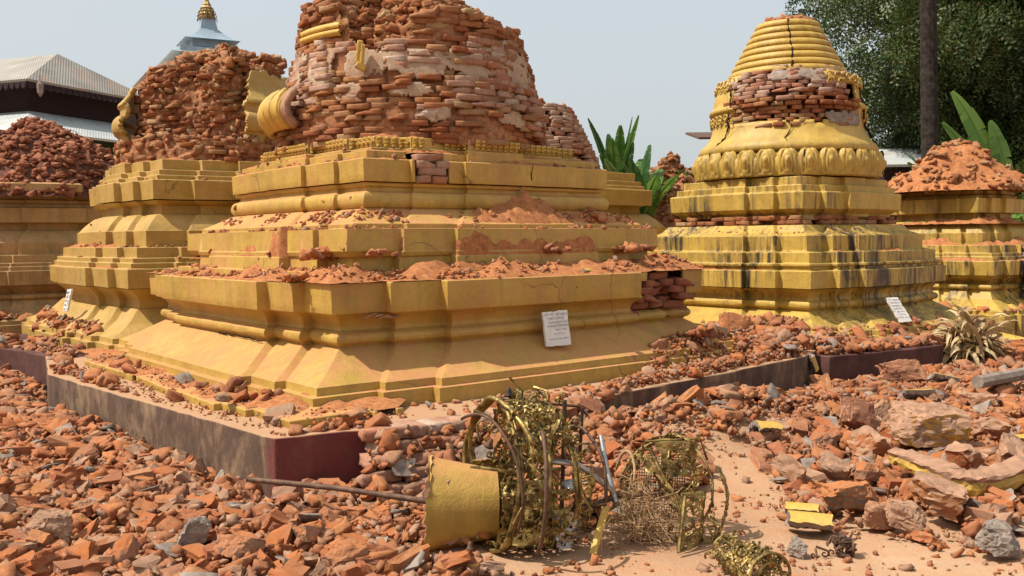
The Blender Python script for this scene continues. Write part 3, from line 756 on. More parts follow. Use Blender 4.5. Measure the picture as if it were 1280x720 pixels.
V, Fc = [], []
for (a, z) in ((.90, 1.43), (.90, 1.60)): V += [P2.w(q, z, .01) for q in P2.ring(a)]
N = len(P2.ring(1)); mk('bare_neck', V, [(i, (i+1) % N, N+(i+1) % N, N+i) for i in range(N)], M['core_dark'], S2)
pl = []
E_ = P2.edges(.94, .05)
for i in range(36):
    A, B = Vector(E_[i]), Vector(E_[(i+1) % 36]); L = (B-A).length; ang = math.atan2(*reversed((P2.ep*(B-A).x+P2.eq*(B-A).y).to_2d()[:]))
    for row in range(2):
        k = 0
        while k*.17 < L:
            m = A.lerp(B, min(1, (k*.17+.08)/max(L, .1))); k += 1
            if rnd.random() < .15: continue
            pl.append((rnd.randrange(12), P2.w(m*.97, 1.50+.045*row), Euler((rnd.gauss(0, .05), rnd.gauss(0, .05), ang)), (.8, .9, .85)))
mass('neck_bricks', pl, WB, M['brick_red'], S2)
LOT = lotus_band(C2, .925, 1.945, 2.235, 29, 0, 2*PI, .085, M['gold_right'], 'lotus_band', S2)
# bell skirt with thick lip
skirt = [(.93, 2.20), (.955, 2.215), (.965, 2.235), (.96, 2.27), (.94, 2.30), (.90, 2.335), (.865, 2.38), (.835, 2.43), (.815, 2.49), (.805, 2.56), (.80, 2.63)]
body = [(.80, 2.63), (.815, 2.655)]+arc(.815, 2.66, .81, 2.73, .03, 6)+[(.80, 2.74), (.79, 2.82), (.765, 2.90), (.735, 2.97), (.70, 3.02), (.655, 3.06), (.63, 3.075)]
def open_win(a, z):
    d = (math.degrees(a)+360) % 360-270      # 0 = towards the camera
    n1 = 3*fb(math.cos(a)*7, math.sin(a)*7, z*8, 3); lo = 2.52+.03*fb(a*6, z, 2); hi = 3.08-(.10 if 12 < d < 62 else 0)-(0.28 if d > 46+n1 else 0)*0
    lft = -60+n1*2; rgt = 48+n1*2
    if z > 2.95 and d > 14+n1: return False
    return lft < d < rgt and lo < z < hi+.02
V, Fc = lathe(C2, dense(skirt+body[1:], .035), n=200, skip=open_win, wob=.012)
BELL = o = mk('bell', V, Fc, M['gold_right'], S2, smooth=True, sharp=45); solid(o, .03)
def r_bell(z, a):
    P = skirt+body
    for (r0, z0), (r1, z1) in zip(P, P[1:]):
        if z0 <= z <= z1 and z1 > z0: return r0+(r1-r0)*(z-z0)/(z1-z0)-.012
    return .62
hole_R = lambda a, z: 36 < ((math.degrees(a)+360) % 360-270) < 54 and 2.72 < z < 2.94
rr = random.Random(9)
pl = [q for q in bricks_round(C2, r_bell, 2.46, 3.08, R(-155), R(-38), .16, .044, .03, .013, rr=rr) if not (.50 < math.atan2(q[1][1]-C2[1], q[1][0]-C2[0])+PI/2 < 1.0 and 2.72 < q[1][2] < 2.93 and rr.random() < .85)]
low = [q for q in pl if q[1][2] < 2.80+.08*fb(q[1][0]*3, q[1][1]*3, 0, 2)]; hi_ = [q for q in pl if q not in low]
mass('bell_bricks', low, WB, M['brick_red'], S2); mass('limed_courses', hi_, WB, M['brick_pale'], S2)
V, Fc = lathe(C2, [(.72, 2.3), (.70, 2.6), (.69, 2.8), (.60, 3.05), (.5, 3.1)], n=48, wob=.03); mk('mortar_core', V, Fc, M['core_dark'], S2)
spots2 = [(R(-90+26), 2.545, .24, .07), (R(-90+4), 3.01, .2, .09), (R(-90-22), 3.0, .13, .05), (R(-90+42), 2.56, .12, .07)]
V, Fc = lathe(C2, [(r_bell(z, 0)+.022, z) for z in np.arange(2.44, 3.075, .018)], n=260, skip=lambda a, z: not in_patch(a, z, spots2), wob=.012)
solid(mk('cement_patch', V, Fc, M['cement'], S2, smooth=True, sharp=40), .02)
# leafy relief that survives round the shoulder and the belt
b = MB(); r = random.Random(4)
for deg in list(range(18, 200, 7))+list(range(-150, -60, 7)):
    a = R(-90+deg)
    for (z, rad, sz) in ((2.985, .75, .05), (2.93, .782, .038), (2.60, .83, .045), (2.55, .825, .034)):
        if (z < 2.8 and 0 < deg < 60): continue
        cc = Vector((C2[0]+rad*math.cos(a+r.gauss(0, .02)), C2[1]+rad*math.sin(a), z+r.gauss(0, .008)))
        T = Vector((-math.sin(a), math.cos(a), 0)); P = [cc+T*sz*math.cos(t*.8)*(1-t/11)+Vector((0, 0, sz*math.sin(t*.8)*(1-t/11))) for t in range(9)]
        b.tube(P, .009, 5)
b.build('leaf_relief', M['gold_right'], BELL, smooth=True)
# ringed cone
z = 3.06; rc = .615; prof = [(rc, z)]
for k in range(8):
    h = .0755; r1 = .615-(.615-.285)*(k+1)/8*1.0
    prof += arc(rc+.012, z+.003, r1+.016, z+h-.004, .028, 6); prof += [(r1-.004, z+h)]; z += h; rc = r1
V, Fc = lathe(C2, prof, n=110, wob=.008); CONE = mk('ringed_cone', V, Fc, M['gold_right'], S2, smooth=True, sharp=50)
ztopR = z
V, Fc = [], []
for j in range(6):
    t = j/5
    for k in range(30):
        a = 2*PI*k/30; rad = .285*(1-t); x = C2[0]-.03*t+rad*math.cos(a); y = C2[1]+rad*math.sin(a); V.append((x, y, ztopR-.01+.055*t**.6+.01*fb(x*9, y*9)))
Fc = [(j*30+k, j*30+(k+1) % 30, (j+1)*30+(k+1) % 30, (j+1)*30+k) for j in range(5) for k in range(30)]
mk('brick_cap', V, Fc, M['core'], S2); mass('cap_rubble', scatter_on(V, Fc, 120, CH, rnd, (.4, .9), .005, .6), CH, M['brick'], S2)
# the long crack down the cone and bell
def on_lathe(deg, z, rad): a = R(-90+deg); return (C2[0]+rad*math.cos(a), C2[1]+rad*math.sin(a), z)
cone_r = lambda z: .615-(.33)*(z-3.06)/.604+.036
cp = [(-14, 3.64), (-15, 3.55), (-12, 3.47), (-11.5, 3.40), (-10, 3.30), (-11, 3.2), (-10, 3.13), (-12, 3.06)]
crack('cone_crack', [on_lathe(d, z, cone_r(z)) for d, z in cp], .011, CONE, seed=3)
crack('cone_crack', [on_lathe(-12, 3.07, .645), on_lathe(-14, 3.0, .71), on_lathe(-17, 2.95, .75)], .016, S2, seed=4)
crack('bell_crack', [on_lathe(-58, 3.03, .70), on_lathe(-63, 2.9, .78), on_lathe(-61, 2.75, .82), on_lathe(-64, 2.6, .82), on_lathe(-62, 2.5, .83), on_lathe(-63, 2.38, .87), on_lathe(-68, 2.28, .95)], .009, BELL, seed=5)
crack('bell_crack', [on_lathe(-16, 2.53, .82), on_lathe(-12, 2.46, .835), on_lathe(-14, 2.4, .86), on_lathe(-17, 2.34, .905), on_lathe(-15, 2.27, .965)], .006, BELL, seed=6)
crack('bell_crack', [on_lathe(56, 2.98, .735), on_lathe(54, 2.9, .78), on_lathe(56, 2.7, .82), on_lathe(60, 2.5, .825), on_lathe(64, 2.3, .93), on_lathe(66, 2.22, .96)], .014, BELL, seed=7)
crack('lotus_crack', [on_lathe(66, 2.22, .985), on_lathe(65, 2.1, 1.0), on_lathe(67, 1.95, .98)], .02, LOT, seed=8)
crack('lotus_crack', [on_lathe(-6, 2.2, .995), on_lathe(-6, 2.0, 1.01)], .007, LOT, seed=9)
V, Fc = [], []
ledge_dust(P2, 1.365, 1.32, 1.03, .03, 71, lambda p, q: -.05, None, V, Fc); ledge_dust(P2, 1.27, 1.20, 1.206, .035, 73, lambda p, q: -.05, None, V, Fc)
mk('dust_drifts', V, Fc, M['dust'], S2, smooth=True)
for o in list(S2.children):
    if o.name.split('.')[0] in ('bell', 'lotus_band', 'ringed_cone', 'bell_bricks', 'limed_courses', 'mortar_core', 'cement_patch', 'brick_cap', 'cap_rubble', 'cone_crack'): o.location.z += .03
du = (at(1144, 400, d=9.9)-at(1127, 403, d=9.85)); du.z = 0; du.normalize(); n_ = Vector((du.y, -du.x, 0))
plaque('inscribed_slab', 'narrow white inscribed slab leaning on the stupa with the ringed cone', 0, (at(1133, 402, z=.52), (du+Vector((0, 0, 0))).normalized(), (Vector((0, 0, 1))-n_*.5-du*.35).normalized()), .14, .27,
       [(.9, .1, .9, .05), (.78, .1, .9, .05), (.66, .1, .9, .05), (.54, .1, .85, .045), (.42, .1, .9, .045), (.3, .1, .8, .04), (.18, .1, .85, .04)], 5)

# ================================================================ LEFT STUPA
kL = dict(a=1.61, w1=.555, w2=1.07, s=.069, f1=.65, f2=.95)
P3 = Plan((-3.295, 10.9), .67, kL); C3 = (-3.35, 10.9)
S3 = thing('ruined_stupa', 'golden stupa left of the largest one, topped by a crumbling brick cone', 'stupa', (-3.295, 10.9, .36))
LZ = lambda L: [(a-.13, z+.013+(z-1)*.022) for a, z in L]
L_up = lambda o, z: [(1.49-o, 1.325+z), (1.49-o, 1.455+z), (1.475-o, 1.46+z), (1.43-o, 1.52+z), (1.395-o, 1.555+z), (1.345-o, 1.60+z), (1.33-o, 1.61+z), (1.27-o, 1.62+z), (1.26-o, 1.70+z), (1.31-o, 1.715+z), (1.36-o, 1.745+z)]
L_cor = lambda o, z: [(1.37-o, 1.755+z), (1.376-o, 1.94+z), (1.366-o, 1.945+z), (1.31-o, 1.95+z), (1.31-o, 1.99+z), (1.28-o, 1.995+z), (1.28-o, 2.045+z), (1.23-o, 2.05+z), (1.23-o, 2.15+z), (1.0-o, 2.16+z)]
L_steps = lambda o, z: [(1.74-o, 1.103+z), (1.70-o, 1.105+z), (1.70-o, 1.155+z), (1.675-o, 1.158+z), (1.675-o, 1.20+z), (1.62-o, 1.203+z), (1.615-o, 1.298+z), (1.49-o, 1.30+z), (1.49-o, 1.325+z)]
tier('base_moulding', P3, [(1.86, .2)]+[(a-.235, z-.0) for a, z, *r in foot[:9]]+[(1.50, .735), (1.47, .74)], M['gold_left'], S3)
tier('waist_moulding', P3, LZ([(1.60, .73), (1.60, .80), (1.63, .85), (1.70, .905), (1.73, .92)]), M['gold_left'], S3)
tier('broad_band', P3, LZ([(1.735, .925), (1.745, 1.098), (1.74, 1.103)]), M['gold_left'], S3)
tier('stepped_ledges', P3, LZ(L_steps(0, 0)), M['gold_left'], S3)
tier('upper_moulding', P3, LZ(L_up(0, 0)), M['gold_left'], S3)
tier('cornice', P3, LZ(L_cor(0, 0)), M['gold_left'], S3)
V, Fc = [], []
ledge_dust(P3, 1.61, 1.57, 1.119, .03, 81, lambda p, q: .1, None, V, Fc); ledge_dust(P3, 1.48, 1.36, 1.32, .07, 83, lambda p, q: .1, None, V, Fc); ledge_dust(P3, 1.10, .87, 2.188, .1, 85, lambda p, q: .5, None, V, Fc)
mk('dust_drifts', V, Fc, M['dust'], S3, smooth=True)
rr = random.Random(12)
def gully(a, deg, w): return math.exp(-((((a-R(-90+deg))+PI) % (2*PI)-PI)/w)**2)
def r_l(z, a):
    t = max(0, (z-2.15)/1.3); r = (1.02 if z < 2.40 else .80-.09*((z-2.4)/.9)**1.3)
    r -= .34*gully(a, -8, .45)*min(1, t*1.8)
    return r+.04*fb(math.cos(a)*2, math.sin(a)*2, z*2, 3)
zt3 = lambda a: 3.13+.12*math.cos(a-.4)+.22*fb(math.cos(a)*3.5, math.sin(a)*3.5, 4, 3)
def ragged_cone(c, rf, z0, ztop, apex, parent, rr, mat, nb, nc, core='core'):
    mass('brick_wall', bricks_round(c, rf, z0, apex, ln=.17, ch=.044, miss=.16, jit=.03, ztop=ztop, rr=rr, tilt=.09), WB, mat, parent)
    V = []; Fc = []; NA = 72; rows = 30
    for j in range(rows+1):
        for k in range(NA):
            a = 2*PI*k/NA; zc = ztop(a)
            if j <= 20: z = z0+(zc-z0)*j/20; r = rf(z, a)-.012+.05*fb(a*2.5, z*3, 5, 3)+.05*gully(a, -8, .3)
            else: t = (j-20)/10; r = (rf(zc, a)-.03)*(1-t); z = zc+(apex-zc)*t**.5
            x = c[0]+r*math.cos(a)+(.08*(j-20)/10 if j > 20 else 0); y = c[1]+r*math.sin(a); d = .04*fb(x*5, y*5, z*5, 3)+(.10*fb(x*4, y*4, 3, 3) if j > 18 else 0); V.append((x+d, y-d, z+d))
    for j in range(rows):
        for k in range(NA): Fc.append((j*NA+k, j*NA+(k+1) % NA, (j+1)*NA+(k+1) % NA, (j+1)*NA+k))
    mk('rubble_core', V, Fc, M[core], parent)
    top = [f for i, f in enumerate(Fc) if i >= 19*NA]
    mass('top_rubble', scatter_on(V, top, nb, BR, rr, (.5, 1.0), .02, .35), BR, mat, parent)
    mass('loose_chips', scatter_on(V, Fc, nc, CH, rr, (.35, 1.0), .03, .8), CH, mat, parent)
    return V, Fc
ragged_cone(C3, r_l, 2.14, zt3, 3.45, S3, rr, M['brick_red'], 420, 700)
# bell remnants on both flanks
belL = [(1.02, 2.21), (1.03, 2.27), (1.02, 2.31), (.99, 2.36), (.95, 2.44), (.925, 2.52), (.91, 2.60)]
def flank(name, prof, a0, a1, mat=M['gold_left'], th=.05):
    V, Fc = lathe(C3, dense(prof, .012), R(a0), R(a1), 180, wob=.015, skip=lambda a, z: min(a-R(a0), R(a1)-a) < .03+.12*abs(fb(z*5, 2, a0, 3))+(.16*max(0, z-2.75)/.4) or z > 3.14+.08*fb(a*6, 3, a0, 3))
    return solid(mk(name, V, Fc, mat, S3, smooth=True, sharp=50), th)
low_ = [(.98, 2.34), (.99, 2.44), (1.0, 2.46)]+arc(1.0, 2.47, 1.0, 2.68, .06, 8)+[(.97, 2.69), (.97, 2.76), (1.0, 2.79), (.99, 2.82), (.95, 2.86), (.90, 2.92), (.87, 2.99), (.85, 3.08), (.84, 3.16), (.83, 3.22)]
flank('bell_fragment', low_[:-3], -200, -134); flank('bell_fragment', low_, -56, 20)
for o in list(S3.children):
    if o.name.split('.')[0] in ('bell_fragment', 'brick_wall', 'rubble_core', 'top_rubble', 'loose_chips'): o.location.z += .035

bs = at(81, 389, d=9.62); plaque('name_board', 'small narrow lettered board leaning on the stupa left of the largest one', 0, (bs, Vector((.75, -.62, .06)).normalized(), Vector((.22, .05, 1)).normalized()), .085, .225,
       [(.85, .15, .85, .11), (.66, .15, .85, .11), (.47, .15, .85, .11), (.28, .15, .85, .11), (.1, .15, .85, .1)], 8)
# ================================================================ FARTHER STUPAS
def lesser(name, label, c, th, aband, mat, kz=1.0, zoff=-.075, groups=None, upo=0.0, z0=.1):
    k = dict(a=aband, w1=aband*.36, w2=aband*.66, s=.06, f1=.7, f2=.9); P = Plan(c, th, k); o = 1.74-aband
    S = thing(name, label, 'stupa', (c[0], c[1], 0))
    tier('base_moulding', P, [(1.98-o, 0.0)]+[(a-.13-o, z+zoff) for a, z, *r in foot[:9]]+[(1.64-o, .74+zoff)]+arc(1.64-o, .742+zoff, 1.64-o, .81+zoff, .04, 5)+[(1.60-o, .82+zoff), (1.63-o, .86+zoff), (1.70-o, .905+zoff), (1.73-o, .92+zoff)], mat, S)
    tier('broad_band', P, [(1.735-o, .925+zoff), (1.745-o, 1.098+zoff), (1.74-o, 1.103+zoff)], mat, S)
    tier('stepped_ledges', P, L_steps(o, zoff), mat, S); tier('upper_moulding', P, L_up(o+upo, zoff), mat, S); tier('cornice', P, L_cor(o+upo, zoff-.04), mat, S)
    return S, P
cFL = at(40, 300, d=13.6)
S4, P4 = lesser('ruined_stupa', 'shaded golden stupa at the far left heaped with dark red rubble', (cFL.x, cFL.y), .66, 1.78, M['gold_far'], upo=.0)
def mound(parent, c, r0, z0, h, mat, seed, nb, nc, px=0, py=0, core='core', pw=1.2, squeeze=1):
    rr = random.Random(seed); V = []; Fc = []; NA, NR = 64, 14
    for j in range(NR+1):
        t = j/NR
        for k in range(NA):
            a = 2*PI*k/NA; r = r0*(1-t)*(1+.10*fb(math.cos(a)*2, math.sin(a)*2, seed))
            x = c[0]+px*t+r*math.cos(a); y = c[1]+py*t+r*math.sin(a)*squeeze
            V.append((x, y, z0+h*(1-(1-t)**pw)+.17*h*fb(x*2.6, y*2.6, seed, 4)*(t > 0)))
    for j in range(NR):
        for k in range(NA): Fc.append((j*NA+k, j*NA+(k+1) % NA, (j+1)*NA+(k+1) % NA, (j+1)*NA+k))
    mk('rubble_mound', V, Fc, M[core], parent, smooth=True)
    if nb: mass('mound_bricks', scatter_on(V, Fc, nb, BR, rr, (.5, .95), .02, .4), BR, mat, parent)
    mass('mound_chips', scatter_on(V, Fc, nc, CH, rr, (.3, .9), .01, .8), CH, mat, parent)
    return V, Fc
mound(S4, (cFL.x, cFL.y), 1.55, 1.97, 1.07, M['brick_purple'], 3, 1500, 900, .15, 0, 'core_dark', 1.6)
V, Fc = lathe((cFL.x, cFL.y), [(1.50, 2.02), (1.53, 2.04), (1.53, 2.13), (1.46, 2.15)], R(-112), R(-40), 40, wob=.03); solid(mk('moulding_fragment', V, Fc, M['gold_far'], S4), .04)
cFR = at(1192, 300, d=13.2)
S5, P5 = lesser('ruined_stupa', 'small golden stupa at the far right buried under an orange dust mound', (cFR.x, cFR.y), .67, 1.16, M['gold_right'], upo=.03)
mound(S5, (cFR.x, cFR.y), .98, 1.93, .78, M['brick_red'], 5, 70, 260, -.02, 0, 'dust', 1.05)
pl = []
for (q_, z0, z1, p0, p1) in ((1.17, .60, 1.02, -.8, .35), (1.09, 1.02, 1.2, -.8, .3)): pl += wall_bricks(P5, q_, p0, p1, z0, z1, rnd, .02)
mass('exposed_brick', pl, WB, M['brick_pale'], S5)
V, Fc = [], []
for (ao, ai, z, am, sd) in ((1.16, 1.10, 1.03, .06, 1), (1.03, .92, 1.225, .09, 2), (.88, .75, 1.50, .10, 3), (.76, .5, 1.87, .08, 4)): ledge_dust(P5, ao, ai, z, am, 90+sd, lambda p, q: .45, None, V, Fc)
mk('dust_drifts', V, Fc, M['dust'], S5, smooth=True)
cBM = at(652, 300, d=11.9)
S6, P6 = lesser('ruined_stupa', 'half hidden stupa with a pale brick dome behind the largest one', (cBM.x, cBM.y), .66, 1.62, M['gold_left'], zoff=.03, upo=-.0)
rr = random.Random(21); rBM = lambda z, a: .98-.42*max(0, (z-2.15)/.85)**1.3
mass('brick_dome', bricks_round((cBM.x, cBM.y), rBM, 2.1, 2.92, miss=.02, jit=.006, rr=rr, ch=.05), WB, M['brick_pale'], S6)
V, Fc = lathe((cBM.x, cBM.y), [(rBM(z, 0)-.08, z) for z in np.arange(2.05, 2.95, .05)]+[(.0, 2.95)], n=60, wob=.03); mk('mortar_core', V, Fc, M['core'], S6)
mound(S6, (cBM.x, cBM.y), .62, 2.88, .18, M['brick'], 23, 60, 200)
cBB = at(838, 300, d=15.0)
S7 = thing('rubble_heap', 'tall heap of crumbled red brick between the golden stupas', 'rubble heap', (cBB.x, cBB.y, 0))
mound(S7, (cBB.x, cBB.y), 1.25, 0, 2.42, M['brick_red'], 8, 900, 2400, .05, 0, 'core', 1.9)

for o in list(COL.objects):
    if o.type == 'MESH' and o.name.split('.')[0] in ('base_moulding', 'waist_moulding', 'broad_band', 'stepped_ledges', 'upper_moulding', 'cornice', 'dust_drifts', 'corner_masonry', 'frieze_ledge', 'exposed_masonry', 'lowest_step'): STRUCT.append(o)

# ---------------------------------------------------------------- buildings behind
def hip(name, parent, eave, ridge, mat, th=.05):
    """hip roof: four eave corners, two ridge ends; thickened sheet"""
    V = [tuple(e) for e in eave]+[tuple(r) for r in ridge]
    o = mk(name, V, [(0, 1, 4), (1, 2, 5, 4), (2, 3, 5), (3, 0, 4, 5)], mat, parent); return solid(o, th, 1)
B1 = thing('pavilion', 'dark timber pavilion with two tiers of tin roof at the left', 'building', (-11, 22, 0))
def quad_off(c, u, v, hu, hv, z): return [tuple(Vector((c[0], c[1], 0))+u*(a*hu)+v*(b_*hv)+Vector((0, 0, z))) for a, b_ in ((1, -1), (1, 1), (-1, 1), (-1, -1))]
u = Vector((.93, -.36, 0)).normalized(); v = Vector((.36, .93, 0)).normalized()
nearc = Vector((-9.95, 20.0, 0)); cen = nearc-u*3.1+v*1.75
def rect(e, z): return [tuple(cen+u*(3.1+e)-v*(1.75+e)+Vector((0, 0, z))), tuple(cen+u*(3.1+e)+v*(1.75+e)+Vector((0, 0, z))), tuple(cen-u*(3.1+e)+v*(1.75+e)+Vector((0, 0, z))), tuple(cen-u*(3.1+e)-v*(1.75+e)+Vector((0, 0, z)))]
rg = [tuple(cen+u*2.1+Vector((0, 0, 5.62))), tuple(cen-u*2.1+Vector((0, 0, 5.62)))]
UR = o = mk('upper_roof', rect(.15, 4.70)+rg, [(0, 1, 4), (1, 2, 5, 4), (2, 3, 5), (3, 0, 4, 5)], M['tin'], B1); solid(o, .05, 1)
b = MB()
V = rect(-.35, 3.6)+rect(-.35, 4.68); b.add(V, [(0, 1, 5, 4), (1, 2, 6, 5), (2, 3, 7, 6), (3, 0, 4, 7)]); b.build('upper_wall', M['maroon_wall'], B1)
V = rect(-.3, 4.12)+rect(1.3, 3.50); o = mk('lower_roof', V, [(4, 5, 1, 0), (5, 6, 2, 1), (6, 7, 3, 2), (7, 4, 0, 3)], M['tin_white'], B1); solid(o, .05, 1)
V = rect(.6, 0)+rect(.6, 3.6); mk('lower_wall', V, [(0, 1, 5, 4), (1, 2, 6, 5), (2, 3, 7, 6), (3, 0, 4, 7)], M['green_wall'], B1)
b = MB(); r = random.Random(3)                     # pierced bargeboard under the upper eave
for (A, B_) in ((rect(.12, 4.70)[3], rect(.12, 4.70)[0]), (rect(.12, 4.70)[0], rect(.12, 4.70)[1])):
    A = Vector(A); B_ = Vector(B_); n = int((B_-A).length/.16)
    for i in range(n):
        p = A.lerp(B_, (i+.5)/n); d = (B_-A).normalized(); b.add([p-d*.08, p+d*.08, p+d*.05+Vector((0, 0, -.10)), p+Vector((0, 0, -.15)), p-d*.05+Vector((0, 0, -.10))], [(0, 1, 2, 3, 4)])
solid(b.build('eave_fringe', M['maroon_wall'], UR), .03)
l = at(50, 106, d=19.7); b = MB(); b.tube([l+Vector((0, 0, .2)), l+Vector((0, 0, .05))], .015, 6); b.tube([l+Vector((0, 0, .08)), l, l-Vector((0, 0, .16)), l-Vector((0, 0, .24))], [.02, .07, .06, .015], 8); b.build('hanging_ornament', M['cement'], B1)

ct = at(260, 60, d=30)
B2 = thing('pagoda_tower', 'pale blue tiered tower with a golden spire behind the left stupa', 'tower', (ct.x, ct.y, 0))
def pyr(z0, z1, r0, r1, name, mat, rot=.5, flare=0):
    V = []; n = 4; Ls = 4
    for j in range(Ls+1):
        t = j/Ls; r = r0+(r1-r0)*(t**.8); z = z0+(z1-z0)*(t**1.3 if flare else t)
        V += [(ct.x+r*1.414*math.cos(rot+PI/4+k*PI/2), ct.y+r*1.414*math.sin(rot+PI/4+k*PI/2), z) for k in range(4)]
    Fc = [(j*4+k, j*4+(k+1) % 4, (j+1)*4+(k+1) % 4, (j+1)*4+k) for j in range(Ls) for k in range(4)]+[tuple(range(Ls*4, Ls*4+4)), (3, 2, 1, 0)]
    return mk(name, V, Fc, mat, B2)
pyr(0, 6.4, 1.5, 1.5, 'wall', M['tin_blue']); pyr(6.3, 6.75, 2.0, 1.0, 'roof_tier', M['tin_white'], flare=1); pyr(6.7, 7.2, 1.0, 1.0, 'wall', M['tin_blue'])
pyr(6.98, 7.26, 1.28, .62, 'roof_tier', M['tin_white'], flare=1); pyr(7.3, 7.62, .56, .56, 'wall', M['tin_blue']); pyr(7.50, 7.90, .82, .27, 'roof_tier', M['tin_blue'], flare=1); pyr(7.86, 8.24, .27, .20, 'lantern', M['tin_blue'])
prof = [(.22, 8.40), (.36, 8.45), (.36, 8.55), (.30, 8.62), (.34, 8.7), (.28, 8.82), (.31, 8.88), (.22, 9.0), (.24, 9.06), (.15, 9.2), (.16, 9.25), (.08, 9.45), (.05, 9.75), (.02, 10.1)]; sz = lambda z: 8.22+(z-8.40)*.55; prof = [(a*.75, sz(z)) for a, z in prof]
V, Fc = lathe((ct.x, ct.y), prof, n=20, wob=.02); SPI = mk('spire', V, Fc, M['gilt'], B2)
b = MB()
for z, rad in ((8.26, .28), (8.38, .27), (8.48, .24), (8.58, .19)):
    for k in range(14): a = k*2*PI/14; b.tube([(ct.x+rad*math.cos(a), ct.y+rad*math.sin(a), z), (ct.x+rad*1.08*math.cos(a), ct.y+rad*1.08*math.sin(a), z-.08)], [.008, .016], 4)
b.build('spire_bells', M['rust'], SPI)

cw = at(1140, 205, d=23); B3 = thing('shed', 'low shed with a pale tin roof behind the right stupas', 'building', (cw.x+1, cw.y+1.5, 0))
def slab_roof(x0, x1, y0, y1, z0, z1, name, mat, parent): return solid(mk(name, [(x0, y0, z0), (x1, y0, z0), (x1, y1, z1), (x0, y1, z1)], [(0, 1, 2, 3)], mat, parent), .06, 1)
slab_roof(cw.x-.9, cw.x+4, cw.y-.6, cw.y+2, 2.95, 3.55, 'roof', M['tin_white'], B3)
b = MB(); b.box((cw.x+1.5, cw.y+.9, 1.5), (4.4, 2.0, 2.9)); b.build('wall', M['maroon_wall'], B3)
cd = at(876, 172, d=26); B4 = thing('shed', 'dark roof edge showing left of the lotus banded stupa', 'building', (cd.x+1.2, cd.y+1, 0))
slab_roof(cd.x-.05, cd.x+3, cd.y, cd.y+2, 4.0, 4.35, 'roof', M['rust'], B4); b = MB(); b.box((cd.x+1.7, cd.y+1.1, 2), (2.4, 1.6, 4)); b.build('wall', M['maroon_wall'], B4)

# ---------------------------------------------------------------- trees
def leaf_cloud(name, centers, n, mat, parent, size, rr, droop=.5, lets=7):
    """sprays of small leaflets round many clump centres (x,y,z,r)"""
    g = np.random.default_rng(rr.randrange(9999)); C_ = np.array(centers); w = C_[:, 3]**2; w /= w.sum()
    idx = g.choice(len(C_), n, p=w); d = g.normal(size=(n, 3)); d /= np.linalg.norm(d, axis=1)[:, None]
    rad = C_[idx, 3]*(g.random(n)**.45); P = C_[idx, :3]+d*rad[:, None]*np.array([1, 1, .72])
    ax = d*np.array([1, 1, .3])+g.normal(size=(n, 3))*.5; ax[:, 2] -= droop; ax /= np.linalg.norm(ax, axis=1)[:, None]
    sd = np.cross(ax, g.normal(size=(n, 3))); sd /= np.linalg.norm(sd, axis=1)[:, None]; L = size*g.uniform(.7, 1.3, n)
    Vs = []
    for k in range(lets):
        t = (k+.5)/lets; s = 1 if k % 2 else -1
        base = P+ax*(L*t)[:, None]; base[:, 2] -= L*t*t*.3
        tip = base+sd*(s*L*.30)[:, None]+ax*(L*.12)[:, None]; mid = (base+tip)/2; wv = ax*(L*.075)[:, None]
        Vs.append(np.stack([base, mid-wv, tip, mid+wv], 1))
    V = np.concatenate(Vs, 0).reshape(-1, 3); q = len(V)//4
    # leaflets of one spray share an island through order: join by tiny stem is not needed
    off = np.array(root_loc(parent)); me = bpy.data.meshes.new(name); me.vertices.add(len(V)); me.vertices.foreach_set('co', (V-off).astype(np.float32).ravel())
    me.loops.add(q*4); me.loops.foreach_set('vertex_index', np.arange(q*4, dtype=np.int32)); me.polygons.add(q); me.polygons.foreach_set('loop_start', np.arange(0, q*4, 4, dtype=np.int32))
    me.update(calc_edges=True); me.materials.append(mat); return link(name, me, parent)
def tree(label, x, y, H, r0, crown, n, seed, leafsize, mat='leaf', lean=(0, 0), limbs=9, cl=60, zlo=.25, name='leafy_tree', cat='tree', group=None, lets=7):
    rr = random.Random(seed); T = thing(name, label, cat, (x, y, 0), group); b = MB()
    top = Vector((x+lean[0], y+lean[1], H*.8)); base = Vector((x, y, -.1))
    pts = [base.lerp(top, t)+Vector((rr.gauss(0, .12)*t, rr.gauss(0, .12)*t, 0)) for t in (0, .15, .3, .5, .7, .85, 1)]
    b.tube(pts, [r0*1.3, r0, r0*.85, r0*.65, r0*.45, r0*.28, r0*.1], 10); tips = []
    for i in range(limbs):
        t = rr.uniform(.25, .95); s = base.lerp(top, t); a = i*2.4+rr.random(); L = crown*rr.uniform(.5, .95)*(1.2-.6*t)
        e = s+Vector((math.cos(a)*L, math.sin(a)*L, L*rr.uniform(-.05, .5))); m = s.lerp(e, .5)+Vector((0, 0, L*.12)); b.tube([s, m, e], [r0*.38*(1.1-t), r0*.2, r0*.05], 6); tips += [m, e]
        for _ in range(3):
            e2 = m+Vector((rr.uniform(-1, 1), rr.uniform(-1, 1), rr.uniform(-.3, .6)))*L*.5; b.tube([m, e2], [r0*.12, r0*.03], 4); tips.append(e2)
    b.build('trunk', M['bark'], T, smooth=True)
    C_ = [(p.x, p.y, p.z, crown*rr.uniform(.16, .3)) for p in tips]
    for _ in range(cl):
        a = rr.uniform(0, 2*PI); f = rr.random()**.5; z = H*rr.uniform(zlo, 1); w = math.sin(PI*min(1, max(.12, (z/H-zlo+.12)/(1.12-zlo))))**.6
        C_.append((x+lean[0]*.6+math.cos(a)*f*crown*w, y+lean[1]*.6+math.sin(a)*f*crown*w, z, crown*rr.uniform(.12, .26)))
    leaf_cloud('crown', C_, n, M[mat], T, leafsize, rr, lets=lets); return T
tree('large feathery green tree rising behind the two right stupas', 12.85, 22.5, 11.5, .35, 4.6, 46000, 31, .34, cl=95, zlo=.20)
